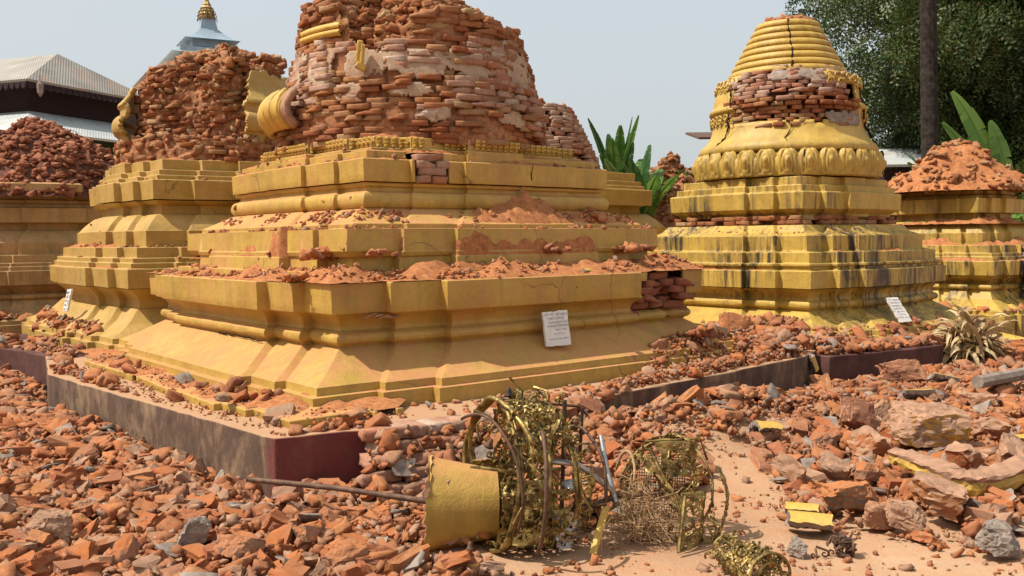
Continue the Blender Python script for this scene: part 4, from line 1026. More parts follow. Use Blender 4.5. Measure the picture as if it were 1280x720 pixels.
tree('dark dense tree at the right edge behind the banana leaves', 15.0, 21.5, 12, .35, 4.6, 42000, 37, .34, 'leaf_b', cl=95, zlo=.08)
tree('taller tree far behind the palm trunk at the right', 15.5, 30, 15, .4, 6.0, 34000, 41, .45, 'leaf_b', cl=70, zlo=.1)
tree('dark evergreen tree filling the gap behind the feathery green tree', 14.4, 26, 10, .3, 4.6, 34000, 51, .42, 'leaf_b', cl=95, zlo=.04)
tree('bushy undergrowth tree low behind the right stupas', 11.2, 26.5, 5.5, .2, 3.0, 12000, 43, .28, 'leaf_b', cl=40, zlo=.02)
tree('shade tree standing outside the frame beyond the left stupas', -14.8, 11.8, 9.5, .3, 4.2, 9000, 47, .45, cl=60, zlo=.45)
# palm: ringed dark trunk, crown above the frame
pp = at(1163, 180, d=17.5); T = thing('palm_tree', 'tall dark palm trunk in front of the leafy trees', 'palm tree', (pp.x, pp.y, 0)); b = MB()
n = 90; P = []; rad = []
for k in range(n+1):
    t = k/n; P.append((pp.x+.02*math.sin(t*9)-.10*t, pp.y, 11.5*t)); rad.append((.155-.03*t)*(1+.06*(k % 2)))
b.tube(P, rad, 14); b.build('trunk', M['bark'], T, smooth=False)
b = MB(); rr = random.Random(4); tp = Vector(P[-1])
for k in range(22):
    a = k*2.4; L = 2.6; el = rr.uniform(-.3, 1.0); Q = [tp+Vector((math.cos(a)*L*t, math.sin(a)*L*t, L*(el*t-.9*t*t))) for t in (0, .25, .5, .75, 1)]; b.tube(Q, [.03, .025, .02, .012, .005], 4)
    for j in range(26):
        t = .15+.85*j/26; q = tp+Vector((math.cos(a)*L*t, math.sin(a)*L*t, L*(el*t-.9*t*t)))
        for s in (-1, 1): dd = Vector((-math.sin(a)*s+math.cos(a)*.5, math.cos(a)*s+math.sin(a)*.5, -.6)).normalized(); b.add([q, q+dd*.35+Vector((0, 0, .03)), q+dd*.7, q+dd*.35-Vector((0, 0, .03))], [(0, 1, 2, 3)])
b.build('crown', M['leaf'], T)

def banana_leaf(b, base, az, el, L, Wd, rr, bend=1.0, fold=.35, tear=.3, roll=0, face=0):
    n = 18; d = Vector((math.cos(az), math.sin(az), 0)); P = []
    for i in range(n+1):
        t = i/n; ang = el-bend*t*t; step = L/n; P.append((P[-1]+(d*math.cos(ang)+Vector((0, 0, math.sin(ang))))*step) if P else Vector(base))
    side = Vector((-math.sin(az+roll), math.cos(az+roll), 0)); k = 3
    for s in (-1, 1):
        prev = None; i = 2
        while i < n:
            j = min(n, i+rr.choice((1, 2, 2, 3))) if rr.random() < tear*1.5 else min(n, i+1)
            V = []; dr = rr.gauss(0, .12*tear*3)
            for q in range(i, j+1):
                t = (q-2)/(n-2); w = Wd*(math.sin(PI*min(1, t*.92+.06))**.55)
                for m in range(4):
                    f = m/3
                    if face: side = (P[min(n, q+1)]-P[q-1]).cross(Vector((.25, -1, .1))).normalized()
                    V.append(P[q]+side*s*w*f*.98+Vector((0, 0, -fold*w*f*f+.22*w*f+dr*w*f*f))+(P[min(n, q+1)]-P[q-1])*.5*(f*.5)*(.0 if q == i else -.04))
            nn = j-i
            b.add(V, [(a*4+m, a*4+m+1, (a+1)*4+m+1, (a+1)*4+m) for a in range(nn) for m in range(3)])
            i = j
    b.tube(P, [.028*(1-i/(n+1))+.004 for i in range(n+1)], 5)
def banana(label, p, H, n, seed, L=1.3, Wd=.22, az0=0, azr=2*PI, mat='banana', els=(.5, 1.35), bend=(.3, 1.1)):
    rr = random.Random(seed); T = thing('banana_plant', label, 'banana plant', (p[0], p[1], 0)); b = MB()
    b.tube([(p[0], p[1], -.1), (p[0], p[1], H*.5), (p[0]+.03, p[1], H)], [.12, .09, .06], 10); b.build('stem', M['banana_dark'], T, smooth=True)
    for k in range(n):
        b = MB(); banana_leaf(b, (p[0]+rr.gauss(0, .03), p[1]+rr.gauss(0, .03), H-.05*k*.3), az0+azr*(k+rr.random()*.6)/n, rr.uniform(*els), L*rr.uniform(.75, 1.1), Wd*rr.uniform(.8, 1.1), rr, rr.uniform(*bend), rr.uniform(.2, .6)); b.build('leaf', M[mat if k % 3 else 'banana_dark'], T, smooth=True)
    return T
q = at(770, 250, d=14.5); banana('banana plant with upright furled leaves just right of the large stupa', (q.x, q.y), 1.9, 11, 3, 1.35, .13, els=(1.15, 1.55), bend=(.05, .4))
q = at(800, 250, d=13.8); banana('banana plant with broad drooping leaves left of the red brick heap', (q.x, q.y), 1.6, 9, 5, 1.1, .17, els=(1.0, 1.5), bend=(.2, .8))
q = at(872, 230, d=15); banana('banana plant peeping over the red brick heap', (q.x, q.y), 1.9, 7, 8, .9, .18, els=(.7, 1.4))
q = at(1250, 240, d=15.8)
T = banana('large banana plant with long bright leaves over the dust mound', (q.x, q.y), 1.25, 4, 11, 1.2, .24, els=(.9, 1.45), bend=(.3, .9)); rr = random.Random(3)
for x0, az, el, L, Wd, bd in ((.15, 3.3, 1.0, 2.05, .14, .25), (.1, 3.0, 1.3, 2.35, .20, .35), (-.1, 3.4, .75, 1.6, .12, .6), (.2, .1, 1.0, 1.6, .22, 1.2), (.1, 2.9, 1.5, 1.7, .2, .3)):
    b = MB(); banana_leaf(b, (q.x+x0, q.y-.1, 1.55), az, el, L, Wd, rr, bd, .3, .35, 0, 1); b.build('leaf', M['banana'], T, smooth=True)
q = at(1285, 250, d=15.2); banana('banana plant with arching leaves at the right edge of the frame', (q.x, q.y), 1.3, 7, 14, 1.3, .24, els=(.5, 1.3), bend=(.6, 1.4))
q = at(1190, 230, d=19); banana('banana plant far behind the dust mound under the palm', (q.x, q.y), 1.9, 8, 19, 1.6, .2, els=(.6, 1.4), mat='banana_dark')

# ---------------------------------------------------------------- dry palm heap by the right plinth
q = at(1200, 455, z=.12); T = thing('dry_palm_heap', 'heap of dry curled palm leaves at the corner of the maroon plinth', 'dry leaves', (q.x, q.y, .05)); rr = random.Random(6)
b = MB()
for k in range(170):
    a = rr.uniform(0, 2*PI); el = rr.uniform(-.5, 1.3); L = rr.uniform(.22, .55); w = rr.uniform(.016, .046); d = Vector((math.cos(a), math.sin(a)*.7, 0)); s = Vector((-d.y, d.x, rr.uniform(-1, 1))).normalized(); p = Vector((q.x+rr.gauss(.05, .10), q.y+rr.gauss(0, .08), .22+rr.gauss(.06, .06))); V = []
    for i in range(7):
        t = i/6; ang = el-2.0*t*t; ww = w*math.sin(PI*min(1, t*.9+.12)); V += [p-s*ww+Vector((0, 0, ww*.7)), p+Vector((0, 0, 0)), p+s*ww+Vector((0, 0, ww*.7))]; p = p+(d*math.cos(ang)+Vector((0, 0, math.sin(ang))))*L/6; p.z = max(p.z, .06)
    b.add(V, [(i*3+j, i*3+j+1, i*3+j+4, i*3+j+3) for i in range(6) for j in range(2)])
b.build('leaf_blades', M['dry'], T, smooth=True)
b = MB(); b.tube([(q.x+.1, q.y, .05), (q.x+.02, q.y-.02, .22), (q.x-.02, q.y, .40)], [.07, .06, .03], 9); b.build('stalk', M['straw'], T)

# ---------------------------------------------------------------- single large pieces of debris
def shell(name, label, cat, c, rad, L, arcdeg, th, rot, seed, mats=('gold_clean', 'cement'), lump=.02, group=None):
    """broken piece of curved plaster: painted outside, bare inside and at the edges"""
    r = random.Random(seed); nu, nv = 16, 12; V = []; Fo = []; Fi = []; m = rot.to_matrix(); c = Vector(c)
    for lay in (0, 1):
        for i in range(nu+1):
            for j in range(nv+1):
                a = R(arcdeg)*(i/nu-.5); e = .10*fb(i*.5 if j in (0, nv) else i*.02, seed, 1)*L; x = (j/nv-.5)*L*(1+.14*fb(i*.35, seed*3.1)); a *= (1+.12*fb(j*.35, seed*1.7))
                rr_ = rad-lay*th*(1+.5*fb(i*.6, j*.6, seed)*1.0)+(.0 if lay == 0 else lump*fb(i*.8, j*.8, seed+3))
                p = Vector((x, rr_*math.sin(a), rr_*math.cos(a)-rad*math.cos(R(arcdeg)/2))); V.append(c+m @ p)
    K = nv+1; S_ = (nu+1)*K
    for i in range(nu):
        for j in range(nv):
            q = i*K+j; Fo.append((q, q+1, q+K+1, q+K)); Fi.append((S_+q, S_+q+K, S_+q+K+1, S_+q+1))
    for i in range(nu): Fi += [(i*K, (i+1)*K, S_+(i+1)*K, S_+i*K), (i*K+nv, S_+i*K+nv, S_+(i+1)*K+nv, (i+1)*K+nv)]
    for j in range(nv): Fi += [(j, S_+j, S_+j+1, j+1), (nu*K+j, nu*K+j+1, S_+nu*K+j+1, S_+nu*K+j)]
    root = mk(name, V, Fo+Fi, [M[mats[0]], M[mats[1]]], loc=c)
    root.data.polygons.foreach_set('material_index', [0]*len(Fo)+[1]*len(Fi)); return tag(root, label, cat, group)
def P_(px, py, z=.08, dz=0): v = at(px, py, z=z); v.z += dz; return v
shell('plaster_fragment', 'bright yellow curved plaster fragment upright in the rubble near the fallen crown', 'plaster fragment', P_(956, 552, .10, .05), .10, .15, 150, .03, Euler((-.5, .1, .2)), 1)
shell('plaster_fragment', 'larger yellow loaf shaped plaster fragment on the sand', 'plaster fragment', P_(1012, 664, .02, .03), .085, .19, 140, .05, Euler((-.35, .05, -.22)), 2)
shell('plaster_fragment', 'smaller yellow fragment lying just behind the loaf shaped one', 'plaster fragment', P_(1003, 643, .04, .02), .07, .15, 120, .04, Euler((-.3, 0, -.35)), 3)
shell('plaster_fragment', 'pale yellow rounded fragment between the two plinths', 'plaster fragment', P_(1013, 459, .25, .03), .06, .13, 170, .03, Euler((.2, 1.2, .3)), 4)
shell('plaster_fragment', 'flat yellow fragment amid rubble below the maroon plinth', 'plaster fragment', P_(1144, 497, .16, .03), .14, .2, 70, .03, Euler((-.5, 0, .1)), 5)
shell('plaster_fragment', 'yellow fragment on the rubble beside the dry palm heap', 'plaster fragment', P_(1180, 477, .2, .03), .12, .2, 70, .03, Euler((-.4, .2, -.1)), 6)
shell('plaster_fragment', 'big yellow block fragment right of the dry palm heap', 'plaster fragment', P_(1264, 430, .2, .05), .16, .26, 90, .05, Euler((.1, .2, -.6)), 7)
shell('plaster_fragment', 'dull yellow curled fragment half buried in the rubble', 'plaster fragment', P_(1017, 522, .12, .03), .1, .18, 110, .03, Euler((-.2, .3, -.5)), 8, ('gold', 'cement'))
shell('plaster_fragment', 'arched fragment with bare underside standing in the rubble behind the crown', 'plaster fragment', P_(858, 540, .12, .02), .17, .10, 150, .04, Euler((-.2, .1, 1.75)), 9, ('gold', 'mortar'))
shell('plaster_fragment', 'yellow chip at the right edge of the rubble', 'plaster fragment', P_(1278, 555, .1, .03), .08, .12, 100, .03, Euler((-.3, 0, .1)), 10)
shell('plaster_fragment', 'small yellow fragment near the sloped corner of the largest stupa', 'plaster fragment', P_(842, 432, .50, .02), .1, .14, 60, .02, Euler((-.4, 0, -.5)), 12)
shell('plaster_fragment', 'tiny yellow crumb on the dusty ledge of the largest stupa', 'plaster fragment', Vector(P1.w((-.25, 1.87), 1.125)), .03, .05, 120, .02, Euler((0, 0, .6)), 13)
# carved lump with gilded underside
def lump(name, label, cat, c, dim, rot, seed, mats, rough=.25, cuts=5, under=None, group=None):
    V, Fc = stone_variant(dim, seed, rough*.10, cuts+6, 4, .12); m = np.array(rot.to_matrix()); n_ = V/np.array(dim)
    V = V+np.array([[(.10*fb(*(p*2.2+seed+31*k), 3)+.05*fb(*(p*8+seed+17*k), 3))*d for k, d in enumerate(dim)] for p in n_]); W_ = V @ m.T+np.array(c)
    o = mk(name, [tuple(p) for p in W_], [tuple(int(i) for i in f) for f in Fc], [M[k] for k in mats], loc=c)
    if len(mats) > 1: o.data.polygons.foreach_set('material_index', [1 if (p.normal.z < -.25 if under is None else under(p)) else 0 for p in o.data.polygons])
    return tag(o, label, cat, group)
lump('masonry_lump', 'large grey brown carved lump with a gilded underside', 'masonry lump', P_(1160, 553, .1, .11), (.40, .28, .20), Euler((.1, .08, -.1)), 31, ('mortar', 'gold_clean'), .35)
lump('masonry_lump', 'grey boulder shaped mortar lump in the left foreground rubble', 'masonry lump', P_(62, 668, .08, .04), (.17, .13, .10), Euler((.2, .2, .4)), 32, ('mortar',), .2)
lump('masonry_lump', 'tall grey mortar lump standing in the rubble left of the iron rod', 'masonry lump', P_(243, 680, .05, .05), (.10, .09, .13), Euler((.1, .4, .4)), 33, ('cement',), .2)
lump('masonry_lump', 'dark grey angular lump at the lower right edge of the sand', 'masonry lump', P_(1248, 682, .05, .03), (.17, .13, .10), Euler((.2, .1, .5)), 34, ('cement',), .35)
lump('masonry_lump', 'grey mortar lump beside the two block sized bricks', 'masonry lump', P_(1132, 652, .06, .03), (.17, .12, .10), Euler((.1, .3, -.5)), 35, ('mortar',), .35)
lump('masonry_lump', 'grey crumbly stone on the sand left of the small bell', 'masonry lump', P_(998, 690, .02, .02), (.075, .06, .06), Euler((.1, .3, -.5)), 36, ('cement',), .35)
lump('masonry_lump', 'dark lump tumbled out of the broken corner of the largest stupa', 'masonry lump', P_(872, 372, .72, .04), (.24, .2, .2), Euler((.3, .3, .2)), 37, ('mortar',), .4)
top_brick = lambda p: p.center.z < 0
lump('brick_block', 'block of brick with grey mortar cap beyond the loaf shaped fragment', 'brick block', P_(1066, 637, .05, .07), (.24, .15, .12), Euler((-.1, -.1, .25)), 41, ('brick', 'cement'), .15, 3)
lump('brick_block', 'large tilted brick block with a grey mortar crust', 'brick block', P_(1168, 642, .05, .09), (.24, .16, .13), Euler((.2, .30, -.35)), 42, ('brick', 'mortar'), .15, 3, lambda p: p.normal.z > .2)
lump('brick_block', 'squat red brick block below the block with grey cap', 'brick block', P_(1097, 655, .03, .04), (.13, .10, .10), Euler((.1, .1, .2)), 43, ('brick',), .15, 3)
lump('brick_slab', 'upright slab of brickwork streaked with white mortar at the plinth end', 'brick slab', P_(920, 418, .45, .07), (.30, .08, .24), Euler((-.5, .2, .35)), 44, ('brick', 'mortar'), .12, 4, lambda p: abs(p.normal.y) < .3)
lump('brick_slab', 'leaning slab of joined bricks in the right hand rubble', 'brick slab', P_(1072, 528, .14, .06), (.26, .09, .20), Euler((-.5, .4, .5)), 45, ('brick', 'mortar'), .15, 4, lambda p: abs(p.normal.y) < .3)
lump('brick_slab', 'broad pinkish slab of brickwork near the maroon plinth', 'brick slab', P_(1128, 474, .2, .06), (.34, .12, .18), Euler((-.4, -.1, .1)), 46, ('brick', 'mortar'), .15, 4, lambda p: abs(p.normal.y) < .3)
rl = random.Random(99)
for k, (px, py) in enumerate(((905, 520), (935, 498), (975, 540), (1030, 548), (1048, 505), (1085, 560), (1100, 520), (1215, 508), (1240, 540), (1255, 500), (990, 590), (1035, 590), (1090, 600), (800, 500), (835, 520), (870, 500), (1200, 575), (1260, 575), (720, 520), (775, 545), (1120, 540), (1150, 505))):
    s = rl.uniform(.6, 1.0); p = P_(px+rl.uniform(-8, 8), py+rl.uniform(-5, 5), .10, .03)
    lump('masonry_lump', 'angular lump of bricks fused with mortar in the right hand rubble field', 'masonry lump', p, (.24*s, .17*s, .14*s), Euler((rl.gauss(0, .4), rl.gauss(0, .4), rl.uniform(0, 6))), 300+k, (('brick', 'mortar') if k % 3 else ('mortar', 'brick')), .2, 1, lambda q: q.normal.z > .35, 'fused lumps in the right hand rubble')
for k, (px, py) in enumerate(((30, 600), (110, 640), (180, 610), (150, 700), (300, 690), (390, 670), (20, 540), (95, 560), (215, 575), (430, 700))):
    s = rl.uniform(.45, .8); p = P_(px, py, .06, .02)
    lump('masonry_lump', 'small lump of mortared brick in the rubble field left of the plinth', 'masonry lump', p, (.22*s, .16*s, .12*s), Euler((rl.gauss(0, .4), rl.gauss(0, .4), rl.uniform(0, 6))), 400+k, ('mortar', 'brick'), .2, 1, lambda q: q.normal.z > .35, 'fused lumps left of the plinth')
# long curved cornice piece
V = []; Fm = []; n = 40; pts = [P_(1112, 590, .10, .10), P_(1150, 600, .09, .08), P_(1190, 618, .08, .08), P_(1235, 622, .07, .08), P_(1300, 606, .07, .10), P_(1370, 590, .07, .12)]
def spline(P, n):
    P = [P[0]*2-P[1]]+P+[P[-1]*2-P[-2]]; out = []
    for i in range(1, len(P)-2):
        for k in range(n):
            t = k/n; a, b_, c, d = P[i-1], P[i], P[i+1], P[i+2]; out.append(.5*((2*b_)+(c-a)*t+(2*a-5*b_+4*c-d)*t*t+(3*b_-a-3*c+d)*t*t*t))
    return out+[P[-2]]
S_ = spline(pts, 8); cs = [(-.02, -.075), (.02, -.08), (.035, -.04), (.03, 0), (.045, .02), (.04, .035), (-.03, .05), (-.12, .045), (-.14, .0), (-.10, -.05)]
for i, p in enumerate(S_):
    t = (S_[min(i+1, len(S_)-1)]-S_[max(i-1, 0)]).normalized(); o_ = Vector((t.y, -t.x, 0)).normalized(); w = .5+.32*min(1, i/10)
    V += [p+o_*(x*w+.012*fb(i*.7, k*.9, 4))+Vector((0, 0, z*w+.014*fb(i*.6, k, 9))) for k, (x, z) in enumerate(cs)]
K = len(cs); Fc = [(i*K+k, i*K+(k+1) % K, (i+1)*K+(k+1) % K, (i+1)*K+k) for i in range(len(S_)-1) for k in range(K)]+[tuple(range(K-1, -1, -1)), tuple((len(S_)-1)*K+k for k in range(K))]
o = mk('cornice_piece', V, Fc, [M['mortar'], M['gold_clean']], loc=pts[0]); o.data.polygons.foreach_set('material_index', [1 if (i % K) in (0, 1, 2) and i < (len(S_)-1)*K else 0 for i in range(len(Fc))])
tag(o, 'long curved cornice piece, gilded below and bare on top, at the right edge', 'cornice piece')
V = []; a0, a1 = P_(1222, 478, .25, .0), P_(1330, 462, .25, .0)
b = MB(); b.tube([a0, a0.lerp(a1, .5)+Vector((0, 0, .015)), a1], .05, 8); o = b.build('kerb_stone', M['cement'], loc=a0); tag(o, 'grey kerb stone poking out of the rubble at the right edge', 'kerb')

# ---------------------------------------------------------------- fallen finial crown
HT = P_(600, 690, .03)
H = thing('fallen_finial', 'crushed gilded finial crown lying on its side with its yellow plaster cone', 'finial', (HT.x, HT.y, .03), 'gilded metalwork fallen from the spires')
DX = 4.15/1200
cx0 = at(531, 630, d=4.22); ax = Vector((1, .10, -.02)).normalized(); sd = Vector((-ax.y, ax.x, 0)).normalized(); up = ax.cross(sd)*1.0
def cyl_pt(o, t, r, a, ex=1.0): return o+ax*t+(sd*math.cos(a)+up*math.sin(a)*ex)*r
V = []; n = 72; L = [0, .02, .06, .12, .18, .24, .29, .32]
for lay in (0, 1):
    for t in L:
        for k in range(n):
            a = 2*PI*k/n; r = .218-.07*(t/.34)**.8; e = (.022*fb(k*.35, 5, 1)+.03*max(0, math.sin(a))) if t == 0 else 0
            V.append(cyl_pt(cx0, t+e, r-lay*.018+.003*fb(t*8, a*2, 2), a))
M_ = len(L); Fo = [(j*n+k, j*n+(k+1) % n, (j+1)*n+(k+1) % n, (j+1)*n+k) for j in range(M_-1) for k in range(n)]; S__ = M_*n
Fi = [(S__+j*n+k, S__+(j+1)*n+k, S__+(j+1)*n+(k+1) % n, S__+j*n+(k+1) % n) for j in range(M_-1) for k in range(n)]+[(k, S__+k, S__+(k+1) % n, (k+1) % n) for k in range(n)]
o = mk('plaster_cone', V, Fo+Fi, [M['gold'], M['mortar']], H, smooth=True, sharp=40); o.data.polygons.foreach_set('material_index', [0]*len(Fo)+[1]*len(Fi))
V, Fc = stone_variant((.10, .3, .3), 77, .1, 4, 1, .3); mk('mortar_fill', [tuple(cx0+ax*(.12+p[0])+sd*p[1]+up*p[2]) for p in V], [tuple(int(i) for i in f) for f in Fc], M['mortar'], H)
b = MB(); b.tube([at(309, 599, d=4.62), at(420, 610, d=4.45), at(529, 626, d=4.22), cx0+ax*.5], [.0135, .0135, .014, .014], 10); b.build('iron_rod', M['rust'], H, smooth=True, sharp=60)
rr = random.Random(8)
def hoop(name, c, r, tilt, yaw, tube=.008, ex=1.0, a0=0, a1=2*PI, mat='gilt', jag=.03, flat=0):
    m = Euler((0, tilt, yaw)).to_matrix(); N = 40; P = []
    for k in range(N+1):
        a = a0+(a1-a0)*k/N; q = r*(1+jag*fb(math.cos(a)*1.5, math.sin(a)*1.5, r*9+c.x*5))
        P.append(c+m @ Vector((0, math.cos(a)*q, math.sin(a)*q*ex)))
    b = MB(); closed = abs(a1-a0-2*PI) < .01; b.tube(P[:-1] if closed else P, tube, 7, closed)
    if flat: b.tube([p+(m @ Vector((flat, 0, 0))) for p in (P[:-1] if closed else P)], tube*.8, 6, closed)
    return b.build(name, M[mat], H, smooth=True)
C0 = at(655, 600, d=4.22)
hoop('hoop', at(612, 594, d=4.17), .305, .10, .42, .0105, 1.05, jag=.08, flat=.015)
hoop('hoop', at(632, 590, d=4.16), .30, -.15, .55, .0115, 1.1, R(-70), R(150), jag=.08)
hoop('hoop', at(655, 596, d=4.2), .29, .12, .35, .008, 1.0, jag=.1)
hoop('hoop', at(690, 600, d=4.25), .25, .0, .40, .009, 1.0, jag=.1, flat=.02)
hoop('hoop', at(722, 598, d=4.3), .235, .05, .5, .008, 1.0, jag=.06, mat='rust')
def filigree(name, c, r, w, a0, a1, seed, tilt=0, yaw=.3, ex=1.0, crush=.10, cell=.11, mat='gilt', parent=None, r2=None, edge=True, sheet=0):
    """pierced tin band with rosettes, bent round part of a circle"""
    m = Euler((0, tilt, yaw)).to_matrix(); st = .0068; na = int(r*(a1-a0)/st); nw = max(4, int(w/st)); V = []; Fc = []; r2 = r2 or r
    for i in range(na+1):
        a = a0+(a1-a0)*i/na
        for j in range(nw+1):
            t = j/nw; x = (t-.5)*w; q = (r+(r2-r)*t)*(1+crush*fb(math.cos(a)*2.5, math.sin(a)*2.5+seed, x*6, 3))
            cu = ((i*st/cell) % 1-.5)*2; cv = ((j*st/cell+.5*(int(i*st/cell) % 2)) % 1-.5)*2; d = math.hypot(cu, cv)
            rel = .006*math.cos(d*9)*(d < 1)
            V.append(c+m @ Vector((x+.006*fb(i*.2, j*.2, seed), math.cos(a)*(q+rel), math.sin(a)*(q+rel)*ex)))
    for i in range(na):
        for j in range(nw):
            cu = (((i+.5)*st/cell) % 1-.5)*2; cv = (((j+.5)*st/cell+.5*(int((i+.5)*st/cell) % 2)) % 1-.5)*2; d = math.hypot(cu, cv); th = math.atan2(cv, cu)
            keep = d < .20 or (.30 < d < .80 and math.cos(th*8) > -.1+.6*(d-.3)) or (.84 < d < 1.0) or d > 1.22 or (edge and (j < 2 or j > nw-3))
            if sheet: keep = not (.28 < d < .75 and math.cos(th*6) > .25)
            if fb(i*.05, j*.08, seed+2) > .42+sheet: keep = False
            if keep: q = i*(nw+1)+j; Fc.append((q, q+1, q+nw+2, q+nw+1))
    return solid(mk(name, V, Fc, M[mat], parent or H), .0025)
filigree('filigree_band', at(630, 610, d=4.2), .25, .17, R(-200), R(20), 1, .05, .30, 1.0, .12, .105, sheet=.2)
filigree('filigree_band', at(668, 608, d=4.22), .255, .12, R(-190), R(30), 2, .0, .38, 1.02, .16, .085, sheet=.15)
filigree('filigree_band', at(700, 610, d=4.26), .225, .10, R(-210), R(10), 3, .05, .42, 1.0, .15, .075)
filigree('filigree_panel', at(650, 545, d=4.12), .16, .20, R(40), R(230), 4, .5, .1, 1.0, .3, .09)
filigree('filigree_panel', at(668, 560, d=4.25), .22, .20, R(20), R(180), 6, -.3, .5, 1.0, .3, .075)
# scrolls and flame leaves soldered to the hoops
def scrolls(name, c, r, n, a0, a1, seed, yaw=.35, spread=.05, size=.032, parent=None, mat='gilt'):
    rr = random.Random(seed); b = MB(); m = Euler((0, 0, yaw)).to_matrix()
    for k in range(n):
        a = a0+(a1-a0)*k/n+rr.gauss(0, .03); o_ = c+m @ Vector((rr.gauss(0, spread), math.cos(a)*r*(1+rr.gauss(0, .05)), math.sin(a)*r*(1+rr.gauss(0, .05)))); s = size*rr.uniform(.5, 1.15)
        A = Vector((rr.gauss(0, 1), rr.gauss(0, .4), rr.gauss(0, 1))).normalized(); B = A.cross(Vector((rr.gauss(0, .3), -1, rr.gauss(0, .3)))).normalized()
        P = [o_+(A*math.cos(t*.75)+B*math.sin(t*.75))*s*(1-t/13)+(A*s*1.2 if t == 0 else Vector()) for t in range(12)]
        b.tube(P, [.0045*(1-t/16)+.001 for t in range(12)], 5)
        if rr.random() < .15:
            tip = o_+(A*.6+Vector((0, 0, rr.uniform(-.5, 1)))).normalized()*s*2.4; w = B*s*.5; mid = o_.lerp(tip, .4); nn = Vector((0, -.004, 0))
            b.add([o_, mid+w, tip, mid-w, mid+nn*2], [(0, 1, 4), (1, 2, 4), (2, 3, 4), (3, 0, 4)])
    return b.build(name, M[mat], parent or H)
scrolls('scroll_ornament', at(640, 600, d=4.14), .27, 26, 0, 2*PI, 1, .4, .045); scrolls('scroll_ornament', at(690, 600, d=4.2), .24, 20, 0, 2*PI, 2, .4, .04)
scrolls('scroll_ornament', at(665, 530, d=4.15), .13, 26, 0, 2*PI, 3, .1, .07); scrolls('scroll_ornament', at(650, 640, d=4.1), .15, 16, 0, 2*PI, 5, .1, .09, .028)
# frame bars across the crown
def bar(name, P, r, mat, n=6): b = MB(); b.tube(P, r, n); return b.build(name, M[mat], H, smooth=True, sharp=60)
bar('frame_bar', [at(612, 498, d=4.2), at(724, 508, d=4.35), at(735, 520, d=4.35)], .007, 'rust'); bar('frame_bar', [at(588, 583, d=3.98), at(640, 590, d=3.96), at(700, 586, d=4.1)], .008, 'gilt')
bar('frame_bar', [at(728, 510, d=4.33), at(722, 625, d=4.33)], .008, 'wire'); bar('frame_bar', [at(706, 500, d=4.3), at(702, 640, d=4.3)], .010, 'wire'); bar('frame_bar', [at(695, 640, d=4.0), at(742, 632, d=4.1), at(775, 618, d=4.2)], [.010, .014, .017], 'rust')
bar('frame_bar', [at(680, 634, d=4.0), at(730, 645, d=4.1), at(757, 628, d=4.2)], .006, 'wire')
bar('steel_tube', [at(690, 577, d=4.1), at(722, 580, d=4.1), at(764, 612, d=4.15), at(770, 632, d=4.2)], .0125, 'steel', 10); bar('steel_tube', [at(751, 545, d=4.3), at(758, 585, d=4.22), at(770, 628, d=4.15)], .0125, 'steel', 10)
bar('frame_bar', [at(703, 545, d=4.05), at(714, 551, d=4.05)], .012, 'gilt')
b = MB(); a_, c_ = at(758, 633, d=4.1), at(741, 693, z=.03); d = (c_-a_); Rm = d.to_track_quat('Z', 'Y').to_matrix(); b.box(a_.lerp(c_, .5), (.032, .012, d.length), Rm); bevel(b.build('gold_slat', M['gold_clean'], H), .002)
hoop('hoop', at(780, 600, d=4.3), .13, .2, .2, .006, 1.0, R(10), R(170), mat='straw')
def bell(p, s=1, mat='rust', tilt=(0, 0)):
    V, Fc = lathe((0, 0), [(.004, .028), (.010, .024), (.012, .010), (.017, -.004), (.024, -.014), (.021, -.012), (.008, .0)], n=18); m = Euler((tilt[0], tilt[1], 0)).to_matrix()
    mk('bell', [tuple(p+m @ (Vector(v)*s)) for v in V], Fc, M[mat], H, smooth=True)
bell(at(588, 684, d=3.95), .9); bell(at(636, 492, d=4.15), 1.0, 'wire'); bell(at(612, 555, d=3.95), .9, 'rust', (.3, .4))
bell(at(700, 655, d=4.05), 1.5, 'steel', (2.6, .5)); bell(at(712, 610, d=4.2), 1.5, 'steel', (1.6, .5))
hoop('hoop', at(668, 604, d=4.05), .27, .05, .15, .009, 1.08, R(120), R(330), mat='rust')
hoop('hoop', at(606, 600, d=4.05), .25, -.1, .7, .007, 1.15, R(60), R(250), mat='rust')
# second ring: crown frame at the right with mesh, gilt rim and straw
C1 = at(842, 618, d=4.3)
hoop('crown_ring', at(832, 612, d=4.3), .215, .35, 1.15, .006, 1.05, mat='gilt', jag=.05, flat=.0)
filigree('crown_band', at(838, 610, d=4.32), .225, .075, R(-60), R(110), 7, .3, .85, 1.05, .05, .06, sheet=1)
filigree('crown_band', at(850, 622, d=4.30), .21, .11, R(140), R(275), 8, .15, 1.25, 1.1, .08, .11, sheet=1)
b = MB(); m = Euler((0, .2, 1.2)).to_matrix()
for k in range(22):
    q = at(824, 605, d=4.50); x = -.12+.24*k/21; b.tube([q+m @ Vector((0, x, -.16)), q+m @ Vector((0, x, .13))], .0022, 4); b.tube([q+m @ Vector((0, -.12, -.16+.29*k/21)), q+m @ Vector((0, .12, -.16+.29*k/21))], .0022, 4)
b.build('wire_mesh', M['wire'], H)
scrolls('scroll_ornament', at(848, 590, d=4.25), .10, 26, 0, 2*PI, 7, .5, .03, .026); scrolls('scroll_ornament', at(866, 650, d=4.2), .10, 16, 0, 2*PI, 9, 1.2, .02, .026)
